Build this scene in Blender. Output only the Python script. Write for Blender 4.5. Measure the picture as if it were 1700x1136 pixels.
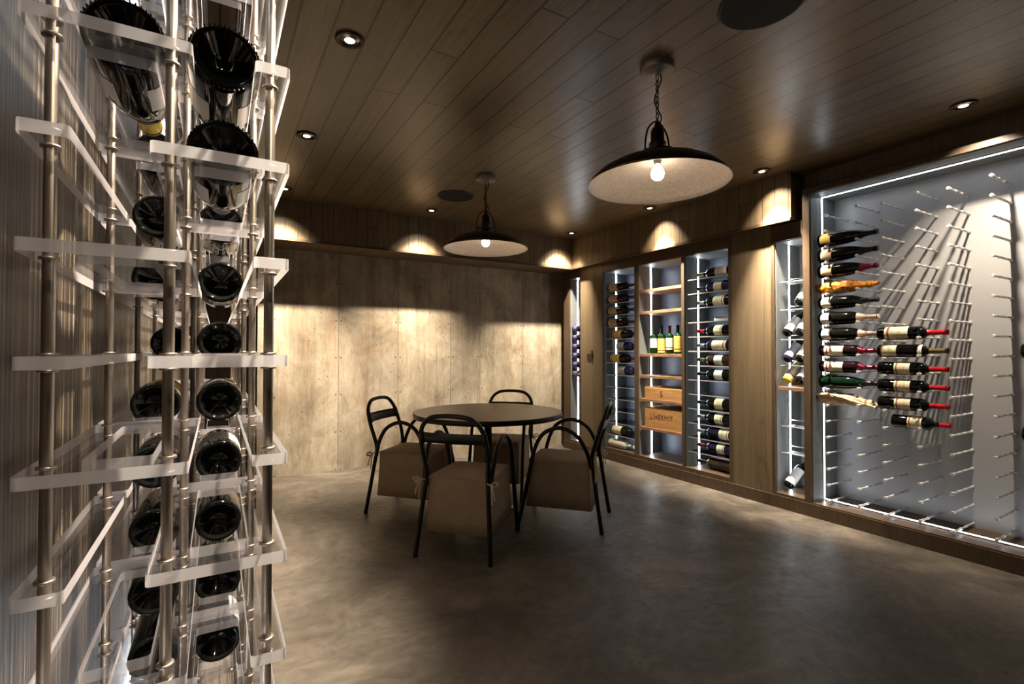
import bpy, bmesh, math, random
from mathutils import Vector, Matrix, noise

random.seed(11)
scene = bpy.context.scene
for o in list(bpy.data.objects):
    bpy.data.objects.remove(o)

# ------------------------------------------------------------------ camera, world, exposure
EYE = 1.25
cam_data = bpy.data.cameras.new('camera')
cam_data.sensor_width = 36.0
cam_data.lens = 828.0 / 1700.0 * 36.0
cam_data.clip_start = 0.02
cam = bpy.data.objects.new('camera', cam_data)
cam.location = (0, 0, EYE)
cam.rotation_euler = (math.radians(90.9), 0, math.radians(-30.6))
scene.collection.objects.link(cam)
scene.camera = cam

world = bpy.data.worlds.new('world')
scene.world = world
world.use_nodes = True
world.node_tree.nodes['Background'].inputs[0].default_value = (0.02, 0.017, 0.014, 1)
world.node_tree.nodes['Background'].inputs[1].default_value = 0.3

vs = scene.view_settings
vs.view_transform = 'Standard'
vs.look = 'None'
vs.exposure = 0.0
vs.gamma = 1.0
vs.use_curve_mapping = False
cy = scene.cycles
cy.max_bounces = 9
cy.diffuse_bounces = 4
cy.glossy_bounces = 4
cy.transmission_bounces = 6
cy.transparent_max_bounces = 40
cy.caustics_reflective = False
cy.caustics_refractive = False
cy.sample_clamp_indirect = 4.0
cy.use_denoising = True

WARM = (1.0, 0.86, 0.68)
COOL = (0.86, 0.93, 1.0)
SPILL = 0.095
SPOT_W = 880.0           # recessed ceiling spots
BULB_W = 1.0            # pendant bulbs
LED = 17.0              # led strips

LED_CAB = 46.0           # strips in the shelved cabinets
LED_WALL = 34.0         # strips behind the acrylic rack

# ------------------------------------------------------------------ tagging and mesh helpers
def link(o):
    scene.collection.objects.link(o)
    return o

def tag(o, label, cat, group=None):
    o['label'] = label
    o['category'] = cat
    if group:
        o['group'] = group
    return o

def thing(name, label, cat, loc=(0, 0, 0), rotz=0.0, group=None, matrix=None):
    o = link(bpy.data.objects.new(name, None))
    o.empty_display_size = 0.05
    if matrix is not None:
        o.matrix_world = matrix
    else:
        o.location = loc
        o.rotation_euler = (0, 0, rotz)
    return tag(o, label, cat, group)

class MB:
    """collects shapes into one mesh"""
    def __init__(self):
        self.bm = bmesh.new()

    def face(self, vs_, mi=0, smooth=False):
        try:
            f = self.bm.faces.new(vs_)
            f.material_index = mi
            f.smooth = smooth
            return f
        except ValueError:
            return None

    def box(self, x0, x1, y0, y1, z0, z1, mi=0):
        v = [self.bm.verts.new(p) for p in ((x0, y0, z0), (x1, y0, z0), (x1, y1, z0), (x0, y1, z0),
                                            (x0, y0, z1), (x1, y0, z1), (x1, y1, z1), (x0, y1, z1))]
        for q in ((0, 3, 2, 1), (4, 5, 6, 7), (0, 1, 5, 4), (1, 2, 6, 5), (2, 3, 7, 6), (3, 0, 4, 7)):
            self.face([v[i] for i in q], mi)
        return v

    def tube(self, pts, r, seg=10, mi=0, closed=False, caps=True):
        pts = [Vector(p) for p in pts]
        n = len(pts)
        rr = r if isinstance(r, (list, tuple)) else [r] * n
        rings = []
        up = None
        for i, p in enumerate(pts):
            if closed:
                t = pts[(i + 1) % n] - pts[i - 1]
            else:
                t = pts[min(i + 1, n - 1)] - pts[max(i - 1, 0)]
            t.normalize()
            if up is None:
                up = Vector((0, 0, 1)) if abs(t.z) < 0.9 else Vector((1, 0, 0))
            a = t.cross(up)
            if a.length < 1e-5:
                a = t.orthogonal()
            a.normalize()
            b = a.cross(t).normalized()
            up = b
            rings.append([self.bm.verts.new(p + (a * math.cos(2 * math.pi * k / seg) + b * math.sin(2 * math.pi * k / seg)) * rr[i])
                          for k in range(seg)])
        m = n if closed else n - 1
        for i in range(m):
            A, B = rings[i], rings[(i + 1) % n]
            for k in range(seg):
                self.face([A[k], A[(k + 1) % seg], B[(k + 1) % seg], B[k]], mi, True)
        if caps and not closed:
            self.face(list(reversed(rings[0])), mi)
            self.face(rings[-1], mi)

    def lathe(self, prof, seg=24, mi=0, M=None, smooth=True, cap0=False, cap1=False):
        """prof: list of (radius, z) or (radius, z, material)"""
        rings = []
        for q in prof:
            r, z = q[0], q[1]
            ring = []
            for k in range(seg):
                a = 2 * math.pi * k / seg
                p = Vector((r * math.cos(a), r * math.sin(a), z))
                ring.append(self.bm.verts.new(M @ p if M else p))
            rings.append(ring)
        for i in range(len(rings) - 1):
            m = prof[i][2] if len(prof[i]) > 2 else mi
            for k in range(seg):
                self.face([rings[i][k], rings[i][(k + 1) % seg], rings[i + 1][(k + 1) % seg], rings[i + 1][k]], m, smooth)
        if cap0:
            self.face(list(reversed(rings[0])), prof[0][2] if len(prof[0]) > 2 else mi)
        if cap1:
            self.face(rings[-1], prof[-1][2] if len(prof[-1]) > 2 else mi)

    def prism(self, poly, axis, a0, a1, mi=0):
        """poly: 2d outline; axis 'x','y','z' is the extrusion"""
        def P(u, v, w):
            return {'x': (w, u, v), 'y': (u, w, v), 'z': (u, v, w)}[axis]
        A = [self.bm.verts.new(P(u, v, a0)) for u, v in poly]
        B = [self.bm.verts.new(P(u, v, a1)) for u, v in poly]
        n = len(poly)
        self.face(A, mi)
        self.face(B, mi)
        for i in range(n):
            self.face([A[i], A[(i + 1) % n], B[(i + 1) % n], B[i]], mi)

    def build(self, name, mats, parent=None, recalc=True, bevel=0.0):
        if recalc:
            bmesh.ops.recalc_face_normals(self.bm, faces=self.bm.faces)
        me = bpy.data.meshes.new(name)
        self.bm.to_mesh(me)
        self.bm.free()
        if not isinstance(mats, (list, tuple)):
            mats = [mats]
        for m in mats:
            me.materials.append(m)
        o = link(bpy.data.objects.new(name, me))
        if parent:
            o.parent = parent
        if bevel:
            b = o.modifiers.new('bevel', 'BEVEL')
            b.width = bevel
            b.segments = 2
            b.limit_method = 'ANGLE'
        return o

def structure(o):
    o['kind'] = 'structure'
    return o

def catmull(pts, n=8, closed=False):
    pts = [Vector(p) for p in pts]
    out = []
    m = len(pts)
    rng = range(m) if closed else range(m - 1)
    for i in rng:
        p0 = pts[(i - 1) % m] if closed else pts[max(i - 1, 0)]
        p1, p2 = pts[i], pts[(i + 1) % m]
        p3 = pts[(i + 2) % m] if closed else pts[min(i + 2, m - 1)]
        for k in range(n):
            t = k / n
            out.append(0.5 * ((2 * p1) + (-p0 + p2) * t + (2 * p0 - 5 * p1 + 4 * p2 - p3) * t * t + (-p0 + 3 * p1 - 3 * p2 + p3) * t ** 3))
    if not closed:
        out.append(pts[-1])
    return out

ORD = ['first', 'second', 'third', 'fourth', 'fifth', 'sixth', 'seventh', 'eighth', 'ninth', 'tenth',
       'eleventh', 'twelfth', 'thirteenth', 'fourteenth', 'fifteenth', 'sixteenth']

# ------------------------------------------------------------------ materials
def srgb(r, g, b):
    def f(c):
        c /= 255.0
        return c / 12.92 if c <= 0.04045 else ((c + 0.055) / 1.055) ** 2.4
    return (f(r), f(g), f(b), 1.0)

def new_mat(name):
    m = bpy.data.materials.new(name)
    m.use_nodes = True
    nt = m.node_tree
    return m, nt, nt.nodes['Principled BSDF']

def N(nt, kind, **kw):
    n = nt.nodes.new(kind)
    for k, v in kw.items():
        if k.startswith('i_'):
            n.inputs[k[2:].replace('_', ' ')].default_value = v
        else:
            setattr(n, k, v)
    return n

def L(nt, a, b):
    nt.links.new(a, b)

def ramp(nt, fac, stops):
    r = nt.nodes.new('ShaderNodeValToRGB')
    el = r.color_ramp.elements
    while len(el) < len(stops):
        el.new(0.5)
    for e, (p, c) in zip(el, stops):
        e.position = p
        e.color = c if len(c) == 4 else (*c, 1)
    L(nt, fac, r.inputs[0])
    return r.outputs[0]

def mapped(nt, scale, swap=None, coord='Object', loc=(0, 0, 0)):
    tc = nt.nodes.new('ShaderNodeTexCoord')
    out = tc.outputs[coord]
    if swap:
        s = nt.nodes.new('ShaderNodeSeparateXYZ')
        L(nt, out, s.inputs[0])
        c = nt.nodes.new('ShaderNodeCombineXYZ')
        for i, a in enumerate(swap):
            if a != '0':
                L(nt, s.outputs['XYZ'.index(a)], c.inputs[i])
        out = c.outputs[0]
    mp = nt.nodes.new('ShaderNodeMapping')
    mp.inputs['Scale'].default_value = scale
    mp.inputs['Location'].default_value = loc
    L(nt, out, mp.inputs[0])
    return mp.outputs[0]

def noise_tex(nt, vec, scale=1.0, detail=5.0, rough=0.55, dist=0.0):
    n = nt.nodes.new('ShaderNodeTexNoise')
    n.inputs['Scale'].default_value = scale
    n.inputs['Detail'].default_value = detail
    n.inputs['Roughness'].default_value = rough
    n.inputs['Distortion'].default_value = dist
    L(nt, vec, n.inputs['Vector'])
    return n.outputs['Fac']

def mix(nt, a, b, fac, mode='MIX'):
    m = nt.nodes.new('ShaderNodeMix')
    m.data_type = 'RGBA'
    m.blend_type = mode
    for sock, v in ((m.inputs[6], a), (m.inputs[7], b), (m.inputs[0], fac)):
        if isinstance(v, (int, float)):
            sock.default_value = v
        elif isinstance(v, (tuple, list)):
            sock.default_value = v if len(v) == 4 else (*v, 1)
        else:
            L(nt, v, sock)
    return m.outputs[2]

def bump(nt, bsdf, h, strength=0.3, dist=0.01):
    b = nt.nodes.new('ShaderNodeBump')
    b.inputs['Strength'].default_value = strength
    b.inputs['Distance'].default_value = dist
    L(nt, h, b.inputs['Height'])
    L(nt, b.outputs[0], bsdf.inputs['Normal'])

def plain(name, col, rough=0.5, metal=0.0, spec=0.5, var=0.0, nscale=40.0):
    m, nt, b = new_mat(name)
    b.inputs['Roughness'].default_value = rough
    b.inputs['Metallic'].default_value = metal
    b.inputs['Specular IOR Level'].default_value = spec
    if var:
        f = noise_tex(nt, mapped(nt, (1, 1, 1)), nscale, 4)
        lo = tuple(c * (1 - var) for c in col[:3]) + (1,)
        hi = tuple(min(1, c * (1 + var)) for c in col[:3]) + (1,)
        L(nt, ramp(nt, f, [(0.3, lo), (0.7, hi)]), b.inputs['Base Color'])
    else:
        b.inputs['Base Color'].default_value = col
    return m

def boards(name, swap, width, length, c1, c2, rough=0.45, gap=0.0025, grain=(60, 3, 60), gapcol=(0.004, 0.003, 0.002), strength=0.35, offset=0.37, loc=(0, 0, 0), spec=0.4):
    """plank cladding: swap gives (along, across, other)"""
    m, nt, b = new_mat(name)
    v = mapped(nt, (1, 1, 1), swap, loc=loc)
    br = nt.nodes.new('ShaderNodeTexBrick')
    br.offset = offset
    br.offset_frequency = 2
    br.squash = 1.3
    br.squash_frequency = 3
    br.inputs['Scale'].default_value = 1.0
    br.inputs['Mortar Size'].default_value = gap
    br.inputs['Mortar Smooth'].default_value = 0.1
    br.inputs['Bias'].default_value = 0.0
    br.inputs['Brick Width'].default_value = length
    br.inputs['Row Height'].default_value = width
    br.inputs['Color1'].default_value = (0.25, 0.25, 0.25, 1)
    br.inputs['Color2'].default_value = (1, 1, 1, 1)
    L(nt, v, br.inputs['Vector'])
    gv = mapped(nt, grain, swap)
    # shift the grain from board to board
    sh = nt.nodes.new('ShaderNodeVectorMath')
    sh.operation = 'ADD'
    sc = nt.nodes.new('ShaderNodeVectorMath')
    sc.operation = 'SCALE'
    sc.inputs['Scale'].default_value = 17.0
    L(nt, br.outputs['Color'], sc.inputs[0])
    L(nt, gv, sh.inputs[0])
    L(nt, sc.outputs[0], sh.inputs[1])
    g = noise_tex(nt, sh.outputs[0], 1.0, 6, 0.6, 0.6)
    col = ramp(nt, g, [(0.28, c1), (0.72, c2)])
    knots = noise_tex(nt, mapped(nt, (2.2, 7, 7), swap, loc=(3, 1, 2)), 1.0, 3, 0.6, 1.5)
    dark = ramp(nt, knots, [(0.30, (0.55, 0.52, 0.48)), (0.42, (1, 1, 1))])
    col = mix(nt, col, dark, 0.55, 'MULTIPLY')
    tone = ramp(nt, br.outputs['Color'], [(0.0, (0.74, 0.74, 0.74)), (1.0, (1.06, 1.05, 1.02))])
    col = mix(nt, col, tone, 1.0, 'MULTIPLY')
    col = mix(nt, col, gapcol, br.outputs['Fac'])
    L(nt, col, b.inputs['Base Color'])
    b.inputs['Specular IOR Level'].default_value = spec
    rr = ramp(nt, g, [(0.2, (rough * 0.94,) * 3), (0.8, (min(1, rough * 1.06),) * 3)])
    L(nt, rr, b.inputs['Roughness'])
    inv = nt.nodes.new('ShaderNodeMath')
    inv.operation = 'MULTIPLY_ADD'
    inv.inputs[1].default_value = -1.0
    L(nt, br.outputs['Fac'], inv.inputs[0])
    mm = nt.nodes.new('ShaderNodeMath')
    mm.operation = 'MULTIPLY'
    mm.inputs[1].default_value = 0.25
    L(nt, g, mm.inputs[0])
    L(nt, mm.outputs[0], inv.inputs[2])
    bump(nt, b, inv.outputs[0], strength, 0.004)
    return m

W1, W2 = srgb(94, 79, 60), srgb(128, 109, 85)
M_ceiling = boards('ceiling_boards', 'YX0', 0.138, 2.6, srgb(88, 75, 55), srgb(118, 102, 77), 0.31, 0.0052, (3.0, 70, 1), spec=0.5)
M_fascia = boards('fascia_boards_back', 'ZX0', 0.105, 3.0, W1, W2, 0.45, 0.0022, (3, 60, 1))
M_fascia_r = boards('fascia_boards_side', 'ZY0', 0.105, 3.0, W1, W2, 0.45, 0.0022, (3, 60, 1))
M_panel = boards('oak_panel', 'ZY0', 0.36, 3.2, srgb(98, 84, 65), srgb(120, 104, 82), 0.42, 0.0012, (1.6, 60, 1), loc=(0, 0.07, 0))
M_frame = boards('oak_frame', 'ZY0', 5.0, 9.0, srgb(72, 57, 42), srgb(92, 75, 57), 0.4, 0.0, (3, 60, 60))
M_shelfwood = boards('oak_shelf', 'YX0', 5.0, 9.0, srgb(128, 98, 74), srgb(160, 126, 98), 0.4, 0.0, (5, 60, 60))
M_darkwood = boards('dark_stained_wood', 'ZX0', 0.14, 3.0, srgb(52, 38, 27), srgb(76, 57, 40), 0.45, 0.002, (3, 60, 1))
M_tabletop = boards('table_wood', 'YX0', 0.17, 6.0, srgb(92, 66, 48), srgb(124, 92, 70), 0.34, 0.0014, (5, 40, 1))
M_crate = boards('pine_crate', 'YZ0', 5.0, 9.0, srgb(168, 122, 72), srgb(204, 158, 102), 0.55, 0.0, (6, 60, 60))

def concrete_wall():
    m, nt, b = new_mat('board_formed_concrete')
    n1 = noise_tex(nt, mapped(nt, (1.1, 1, 0.9)), 2.2, 9, 0.66, 0.6)
    col = ramp(nt, n1, [(0.30, srgb(126, 114, 96)), (0.46, srgb(164, 152, 133)), (0.60, srgb(184, 173, 154)), (0.8, srgb(208, 199, 182))])
    streak = noise_tex(nt, mapped(nt, (9, 1, 0.45)), 1.0, 7, 0.68, 0.2)
    col = mix(nt, col, ramp(nt, streak, [(0.34, (0.66, 0.60, 0.52)), (0.54, (1, 1, 1)), (0.75, (1.08, 1.08, 1.07))]), 0.72, 'MULTIPLY')
    fine = noise_tex(nt, mapped(nt, (40, 1, 12)), 1.0, 4, 0.6)
    col = mix(nt, col, ramp(nt, fine, [(0.3, (0.86, 0.85, 0.83)), (0.6, (1, 1, 1))]), 0.7, 'MULTIPLY')
    sp = noise_tex(nt, mapped(nt, (2.2, 1, 0.5), loc=(2, 0, 9)), 26.0, 6, 0.75)
    col = mix(nt, col, ramp(nt, sp, [(0.34, (0.74, 0.72, 0.69)), (0.48, (1, 1, 1)), (0.7, (1.05, 1.05, 1.05))]), 0.8, 'MULTIPLY')
    rust = noise_tex(nt, mapped(nt, (2.2, 1, 0.55), loc=(4, 0, 2)), 1.0, 7, 0.7, 0.8)
    col = mix(nt, col, srgb(142, 96, 54), ramp(nt, rust, [(0.53, (0, 0, 0)), (0.70, (0.42, 0.42, 0.42))]))
    # form joints at the panel edges, with pairs of tie holes along them
    tc = nt.nodes.new('ShaderNodeTexCoord')
    sx = nt.nodes.new('ShaderNodeSeparateXYZ')
    L(nt, tc.outputs['Object'], sx.inputs[0])
    def math_(op, a_, b__, c_=None):
        n_ = nt.nodes.new('ShaderNodeMath')
        n_.operation = op
        for i_, v_ in enumerate((a_, b__, c_)):
            if v_ is None:
                continue
            if isinstance(v_, (int, float)):
                n_.inputs[i_].default_value = v_
            else:
                L(nt, v_, n_.inputs[i_])
        return n_.outputs[0]
    wob = noise_tex(nt, mapped(nt, (0, 0, 6)), 1.0, 3)
    xw = math_('ADD', sx.outputs[0], math_('MULTIPLY', math_('SUBTRACT', wob, 0.5), 0.014))
    joint = hole = tone = None
    for k, X in enumerate((0.46, 1.09, 1.727, 2.357, 2.744, 3.345)):
        j = math_('COMPARE', xw, X, 0.0035)
        h1 = math_('MAXIMUM', math_('COMPARE', sx.outputs[0], X - 0.024, 0.010), math_('COMPARE', sx.outputs[0], X + 0.026, 0.009))
        g = math_('GREATER_THAN', sx.outputs[0], X)
        g = math_('MULTIPLY', g, (0.10, -0.16, 0.12, -0.10, 0.16, -0.10)[k])
        joint = j if joint is None else math_('MAXIMUM', joint, j)
        hole = h1 if hole is None else math_('MAXIMUM', hole, h1)
        tone = g if tone is None else math_('ADD', tone, g)
    zf = math_('FRACT', math_('MULTIPLY', math_('ADD', sx.outputs[2], 0.18), 1 / 0.385), 0)
    hole = math_('MULTIPLY', hole, math_('COMPARE', zf, 0.5, 0.024))
    tn = nt.nodes.new('ShaderNodeCombineXYZ')
    t1 = math_('ADD', tone, 0.97)
    L(nt, t1, tn.inputs[0])
    L(nt, t1, tn.inputs[1])
    L(nt, math_('ADD', math_('MULTIPLY', tone, 0.8), 0.97), tn.inputs[2])
    col = mix(nt, col, tn.outputs[0], 1.0, 'MULTIPLY')
    col = mix(nt, col, (0.10, 0.085, 0.065), math_('MULTIPLY', joint, 0.75))
    col = mix(nt, col, (0.05, 0.04, 0.03), math_("MULTIPLY", hole, 0.6))
    # air holes
    vo = nt.nodes.new('ShaderNodeTexVoronoi')
    vo.inputs['Scale'].default_value = 15.0
    L(nt, mapped(nt, (1, 0.0, 1)), vo.inputs['Vector'])
    h = ramp(nt, vo.outputs['Distance'], [(0.07, (0.30, 0.26, 0.22)), (0.12, (1, 1, 1))])
    big = noise_tex(nt, mapped(nt, (1, 1, 1)), 2.0, 2)
    hm = mix(nt, (1, 1, 1), h, ramp(nt, big, [(0.45, (0, 0, 0)), (0.55, (1, 1, 1))]))
    col = mix(nt, col, hm, 1.0, 'MULTIPLY')
    L(nt, col, b.inputs['Base Color'])
    b.inputs['Roughness'].default_value = 0.75
    b.inputs['Specular IOR Level'].default_value = 0.25
    bump(nt, b, n1, 0.35, 0.01)
    return m
M_concrete = concrete_wall()

def concrete_floor():
    m, nt, b = new_mat('polished_concrete_floor')
    n1 = noise_tex(nt, mapped(nt, (1, 1, 1)), 1.3, 9, 0.66, 1.4)
    col = ramp(nt, n1, [(0.30, srgb(70, 64, 56)), (0.5, srgb(94, 86, 77)), (0.68, srgb(122, 112, 100))])
    sw = noise_tex(nt, mapped(nt, (1, 1, 1), loc=(5, 2, 0)), 5.5, 7, 0.6, 2.6)
    col = mix(nt, col, ramp(nt, sw, [(0.35, (0.72, 0.71, 0.70)), (0.6, (1.10, 1.10, 1.10))]), 0.8, 'MULTIPLY')
    L(nt, col, b.inputs['Base Color'])
    sw2 = noise_tex(nt, mapped(nt, (1, 1.6, 1), loc=(1, 7, 0)), 7.0, 5, 0.6, 2.2)
    L(nt, ramp(nt, sw2, [(0.3, (0.34, 0.34, 0.34)), (0.7, (0.56, 0.56, 0.56))]), b.inputs['Roughness'])
    b.inputs['Specular IOR Level'].default_value = 0.45
    bump(nt, b, sw2, 0.16, 0.01)
    return m
M_floor = concrete_floor()

def streaky_wall():
    m, nt, b = new_mat('grooved_timber_wall')
    g = noise_tex(nt, mapped(nt, (1, 110, 0.9)), 1.0, 5, 0.75)
    t = noise_tex(nt, mapped(nt, (1, 9, 0.6)), 1.0, 4, 0.6)
    col = ramp(nt, g, [(0.42, srgb(36, 30, 24)), (0.53, srgb(80, 68, 54)), (0.62, srgb(158, 146, 128))])
    col = mix(nt, col, ramp(nt, t, [(0.3, (0.6, 0.57, 0.52)), (0.7, (1.08, 1.05, 1.0))]), 0.9, 'MULTIPLY')
    L(nt, col, b.inputs['Base Color'])
    b.inputs['Roughness'].default_value = 0.42
    bump(nt, b, g, 0.8, 0.006)
    return m
M_streak = streaky_wall()

def canvas():
    m, nt, b = new_mat('taupe_canvas')
    f = noise_tex(nt, mapped(nt, (1, 1, 1)), 420, 2)
    g = noise_tex(nt, mapped(nt, (1, 1, 1)), 9, 4)
    col = ramp(nt, f, [(0.3, srgb(152, 132, 110)), (0.7, srgb(190, 170, 144))])
    col = mix(nt, col, ramp(nt, g, [(0.35, (0.9, 0.89, 0.87)), (0.65, (1.05, 1.05, 1.05))]), 0.7, 'MULTIPLY')
    L(nt, col, b.inputs['Base Color'])
    b.inputs['Roughness'].default_value = 0.9
    b.inputs['Specular IOR Level'].default_value = 0.15
    bump(nt, b, g, 0.4, 0.015)
    return m
M_canvas = canvas()
M_tie = plain('cotton_tie', srgb(222, 208, 184), 0.85)

def clear(name, tint, rough=0.03, ior=1.49, boost=1.0):
    """thin clear sheet: straight-through light with a fresnel reflection"""
    m = bpy.data.materials.new(name)
    m.use_nodes = True
    nt = m.node_tree
    nt.nodes.clear()
    out = nt.nodes.new('ShaderNodeOutputMaterial')
    tr = nt.nodes.new('ShaderNodeBsdfTransparent')
    tr.inputs[0].default_value = tint
    gl = nt.nodes.new('ShaderNodeBsdfGlossy')
    gl.inputs['Roughness'].default_value = rough
    fr = nt.nodes.new('ShaderNodeFresnel')
    fr.inputs['IOR'].default_value = ior
    ml = nt.nodes.new('ShaderNodeMath')
    ml.operation = 'MULTIPLY'
    ml.use_clamp = True
    ml.inputs[1].default_value = boost
    L(nt, fr.outputs[0], ml.inputs[0])
    mx = nt.nodes.new('ShaderNodeMixShader')
    L(nt, ml.outputs[0], mx.inputs[0])
    L(nt, tr.outputs[0], mx.inputs[1])
    L(nt, gl.outputs[0], mx.inputs[2])
    L(nt, mx.outputs[0], out.inputs[0])
    return m
M_acrylic = clear('clear_acrylic', (0.975, 0.975, 0.98, 1), 0.04, 1.45, 0.4)
M_shelfglass = clear('clear_glass_shelf', (0.90, 0.95, 0.94, 1), 0.03, 1.5, 1.0)

def frosted(name, see):
    m = bpy.data.materials.new(name)
    m.use_nodes = True
    nt = m.node_tree
    nt.nodes.clear()
    out = nt.nodes.new('ShaderNodeOutputMaterial')
    d = nt.nodes.new('ShaderNodeBsdfDiffuse')
    d.inputs[0].default_value = (0.84, 0.78, 0.80, 1)
    t = nt.nodes.new('ShaderNodeBsdfTranslucent')
    t.inputs[0].default_value = (0.92, 0.90, 0.92, 1)
    g = nt.nodes.new('ShaderNodeBsdfGlossy')
    g.inputs['Roughness'].default_value = 0.3
    g.inputs[0].default_value = (0.9, 0.9, 0.9, 1)
    p = nt.nodes.new('ShaderNodeBsdfTransparent')
    m1 = nt.nodes.new('ShaderNodeMixShader')
    m1.inputs[0].default_value = 0.4
    L(nt, d.outputs[0], m1.inputs[1])
    L(nt, t.outputs[0], m1.inputs[2])
    m2 = nt.nodes.new('ShaderNodeMixShader')
    m2.inputs[0].default_value = 0.15
    L(nt, m1.outputs[0], m2.inputs[1])
    L(nt, g.outputs[0], m2.inputs[2])
    m3 = nt.nodes.new('ShaderNodeMixShader')
    m3.inputs[0].default_value = see
    L(nt, m2.outputs[0], m3.inputs[1])
    L(nt, p.outputs[0], m3.inputs[2])
    L(nt, m3.outputs[0], out.inputs[0])
    return m
M_frost = frosted('frosted_acrylic_edge', 0.25)
M_inner = frosted('satin_acrylic_edge', 0.60)

M_rod = plain('brushed_nickel_rod', srgb(168, 156, 143), 0.40, 1.0)
M_peg = plain('polished_peg', srgb(232, 230, 226), 0.26, 0.55)
M_black = plain('black_steel_tube', srgb(30, 24, 21), 0.35, 0.6, 0.5)
M_blackplate = plain('black_sheet_steel', srgb(20, 17, 15), 0.4, 0.3)
M_shade_out = plain('dark_bronze', srgb(64, 50, 38), 0.38, 0.85, 0.5, 0.3, 14)
M_shade_in = plain('silver_leaf_lining', srgb(196, 182, 172), 0.45, 0.25, 0.5, 0.14, 60)
M_canopy = plain('satin_steel_canopy', srgb(122, 114, 106), 0.45, 0.6)
M_chain = plain('dark_chain', srgb(40, 32, 26), 0.4, 0.8)
M_grille = plain('black_speaker_grille', srgb(12, 11, 11), 0.75, 0.0, 0.2, 0.3, 260)
M_trimring = plain('bronze_trim_ring', srgb(66, 52, 40), 0.35, 0.7)
M_reflector = plain('lamp_reflector', srgb(190, 180, 165), 0.2, 0.9)
M_grey = plain('grey_cabinet_lining', srgb(116, 119, 119), 0.55, 0.0, 0.35, 0.05, 8)
M_backdark = plain('slate_cabinet_back', srgb(92, 99, 116), 0.4, 0.0, 0.5, 0.08, 5)
M_backgrey = plain('brushed_grey_back', srgb(158, 156, 156), 0.42, 0.2, 0.5, 0.04, 3)
M_switch = plain('brown_switch_plate', srgb(34, 27, 22), 0.4)
M_channel = plain('led_channel', srgb(190, 192, 194), 0.4, 0.5)

def emit(name, col, s):
    m = bpy.data.materials.new(name)
    m.use_nodes = True
    nt = m.node_tree
    nt.nodes.clear()
    out = nt.nodes.new('ShaderNodeOutputMaterial')
    e = nt.nodes.new('ShaderNodeEmission')
    e.inputs[0].default_value = (*col, 1)
    e.inputs[1].default_value = s
    L(nt, e.outputs[0], out.inputs[0])
    return m
M_led = emit('led_strip_light', COOL, LED)
M_ledcab = emit('cabinet_led_light', COOL, LED_CAB)
M_ledwall = emit('wall_strip_light', COOL, LED_WALL)
M_bulb = emit('warm_bulb', (1.0, 0.83, 0.6), 30.0)
M_lens = emit('spot_lens', (1.0, 0.86, 0.68), 9.0)

def bottle_glass(name, col, rough=0.06):
    m, nt, b = new_mat(name)
    b.inputs['Base Color'].default_value = col
    b.inputs['Roughness'].default_value = rough
    b.inputs['Specular IOR Level'].default_value = 0.25
    return m
M_gblack = bottle_glass('black_bottle_glass', (0.004, 0.0045, 0.004, 1))
M_ggreen = bottle_glass('green_bottle_glass', (0.003, 0.012, 0.006, 1))
M_gbright = bottle_glass('bright_green_glass', (0.004, 0.020, 0.007, 1))
M_gred = bottle_glass('dark_red_wine_glass', (0.012, 0.004, 0.006, 1))
M_gviolet = bottle_glass('violet_black_glass', (0.012, 0.008, 0.03, 1))
M_gyellow = bottle_glass('white_wine_glass', srgb(196, 186, 72))
M_gamber = bottle_glass('amber_glass', srgb(120, 66, 20))
M_gbrown = bottle_glass('brown_glass', srgb(52, 36, 28))

def label_mat(name, base, ink, band=None):
    m, nt, b = new_mat(name)
    tc = nt.nodes.new('ShaderNodeTexCoord')
    mp = nt.nodes.new('ShaderNodeMapping')
    mp.inputs['Scale'].default_value = (26, 7, 1)
    L(nt, tc.outputs['UV'], mp.inputs[0])
    f = noise_tex(nt, mp.outputs[0], 1.0, 3, 0.7)
    s = nt.nodes.new('ShaderNodeSeparateXYZ')
    L(nt, tc.outputs['UV'], s.inputs[0])
    mask = ramp(nt, s.outputs[1], [(0.20, (0, 0, 0)), (0.28, (1, 1, 1)), (0.72, (1, 1, 1)), (0.8, (0, 0, 0))])
    umask = ramp(nt, s.outputs[0], [(0.30, (0, 0, 0)), (0.36, (1, 1, 1)), (0.64, (1, 1, 1)), (0.7, (0, 0, 0))])
    mk = mix(nt, mask, umask, 1.0, 'MULTIPLY')
    mk = mix(nt, mk, ramp(nt, f, [(0.54, (0, 0, 0)), (0.62, (0.7, 0.7, 0.7))]), 1.0, 'MULTIPLY')
    col = mix(nt, base, ink, mk)
    if band:
        bm_ = ramp(nt, s.outputs[1], [(0.10, (0, 0, 0)), (0.12, (1, 1, 1)), (0.19, (1, 1, 1)), (0.21, (0, 0, 0))])
        col = mix(nt, col, band, bm_)
    L(nt, col, b.inputs['Base Color'])
    b.inputs['Roughness'].default_value = 0.6
    return m
INK = srgb(60, 50, 44)
LB_white = label_mat('white_label', srgb(232, 226, 218), INK)
LB_cream = label_mat('cream_label', srgb(226, 214, 182), INK, srgb(150, 60, 50))
LB_gold = label_mat('gold_label', srgb(214, 176, 84), srgb(96, 60, 20))
LB_tan = label_mat('tan_label', srgb(200, 176, 150), srgb(70, 52, 40))
LB_grey = label_mat('grey_label', srgb(170, 172, 178), srgb(70, 70, 84))
LB_pink = label_mat('pink_label', srgb(226, 190, 186), INK, srgb(236, 232, 228))
LB_violet = label_mat('violet_label', srgb(92, 84, 132), srgb(40, 30, 70))
LB_yellow = label_mat('yellow_label', srgb(226, 190, 92), srgb(90, 62, 24), srgb(120, 84, 30))
C_black = plain('black_capsule', srgb(22, 20, 20), 0.35, 0.3)
C_red = plain('red_capsule', srgb(186, 22, 34), 0.3, 0.35)
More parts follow.
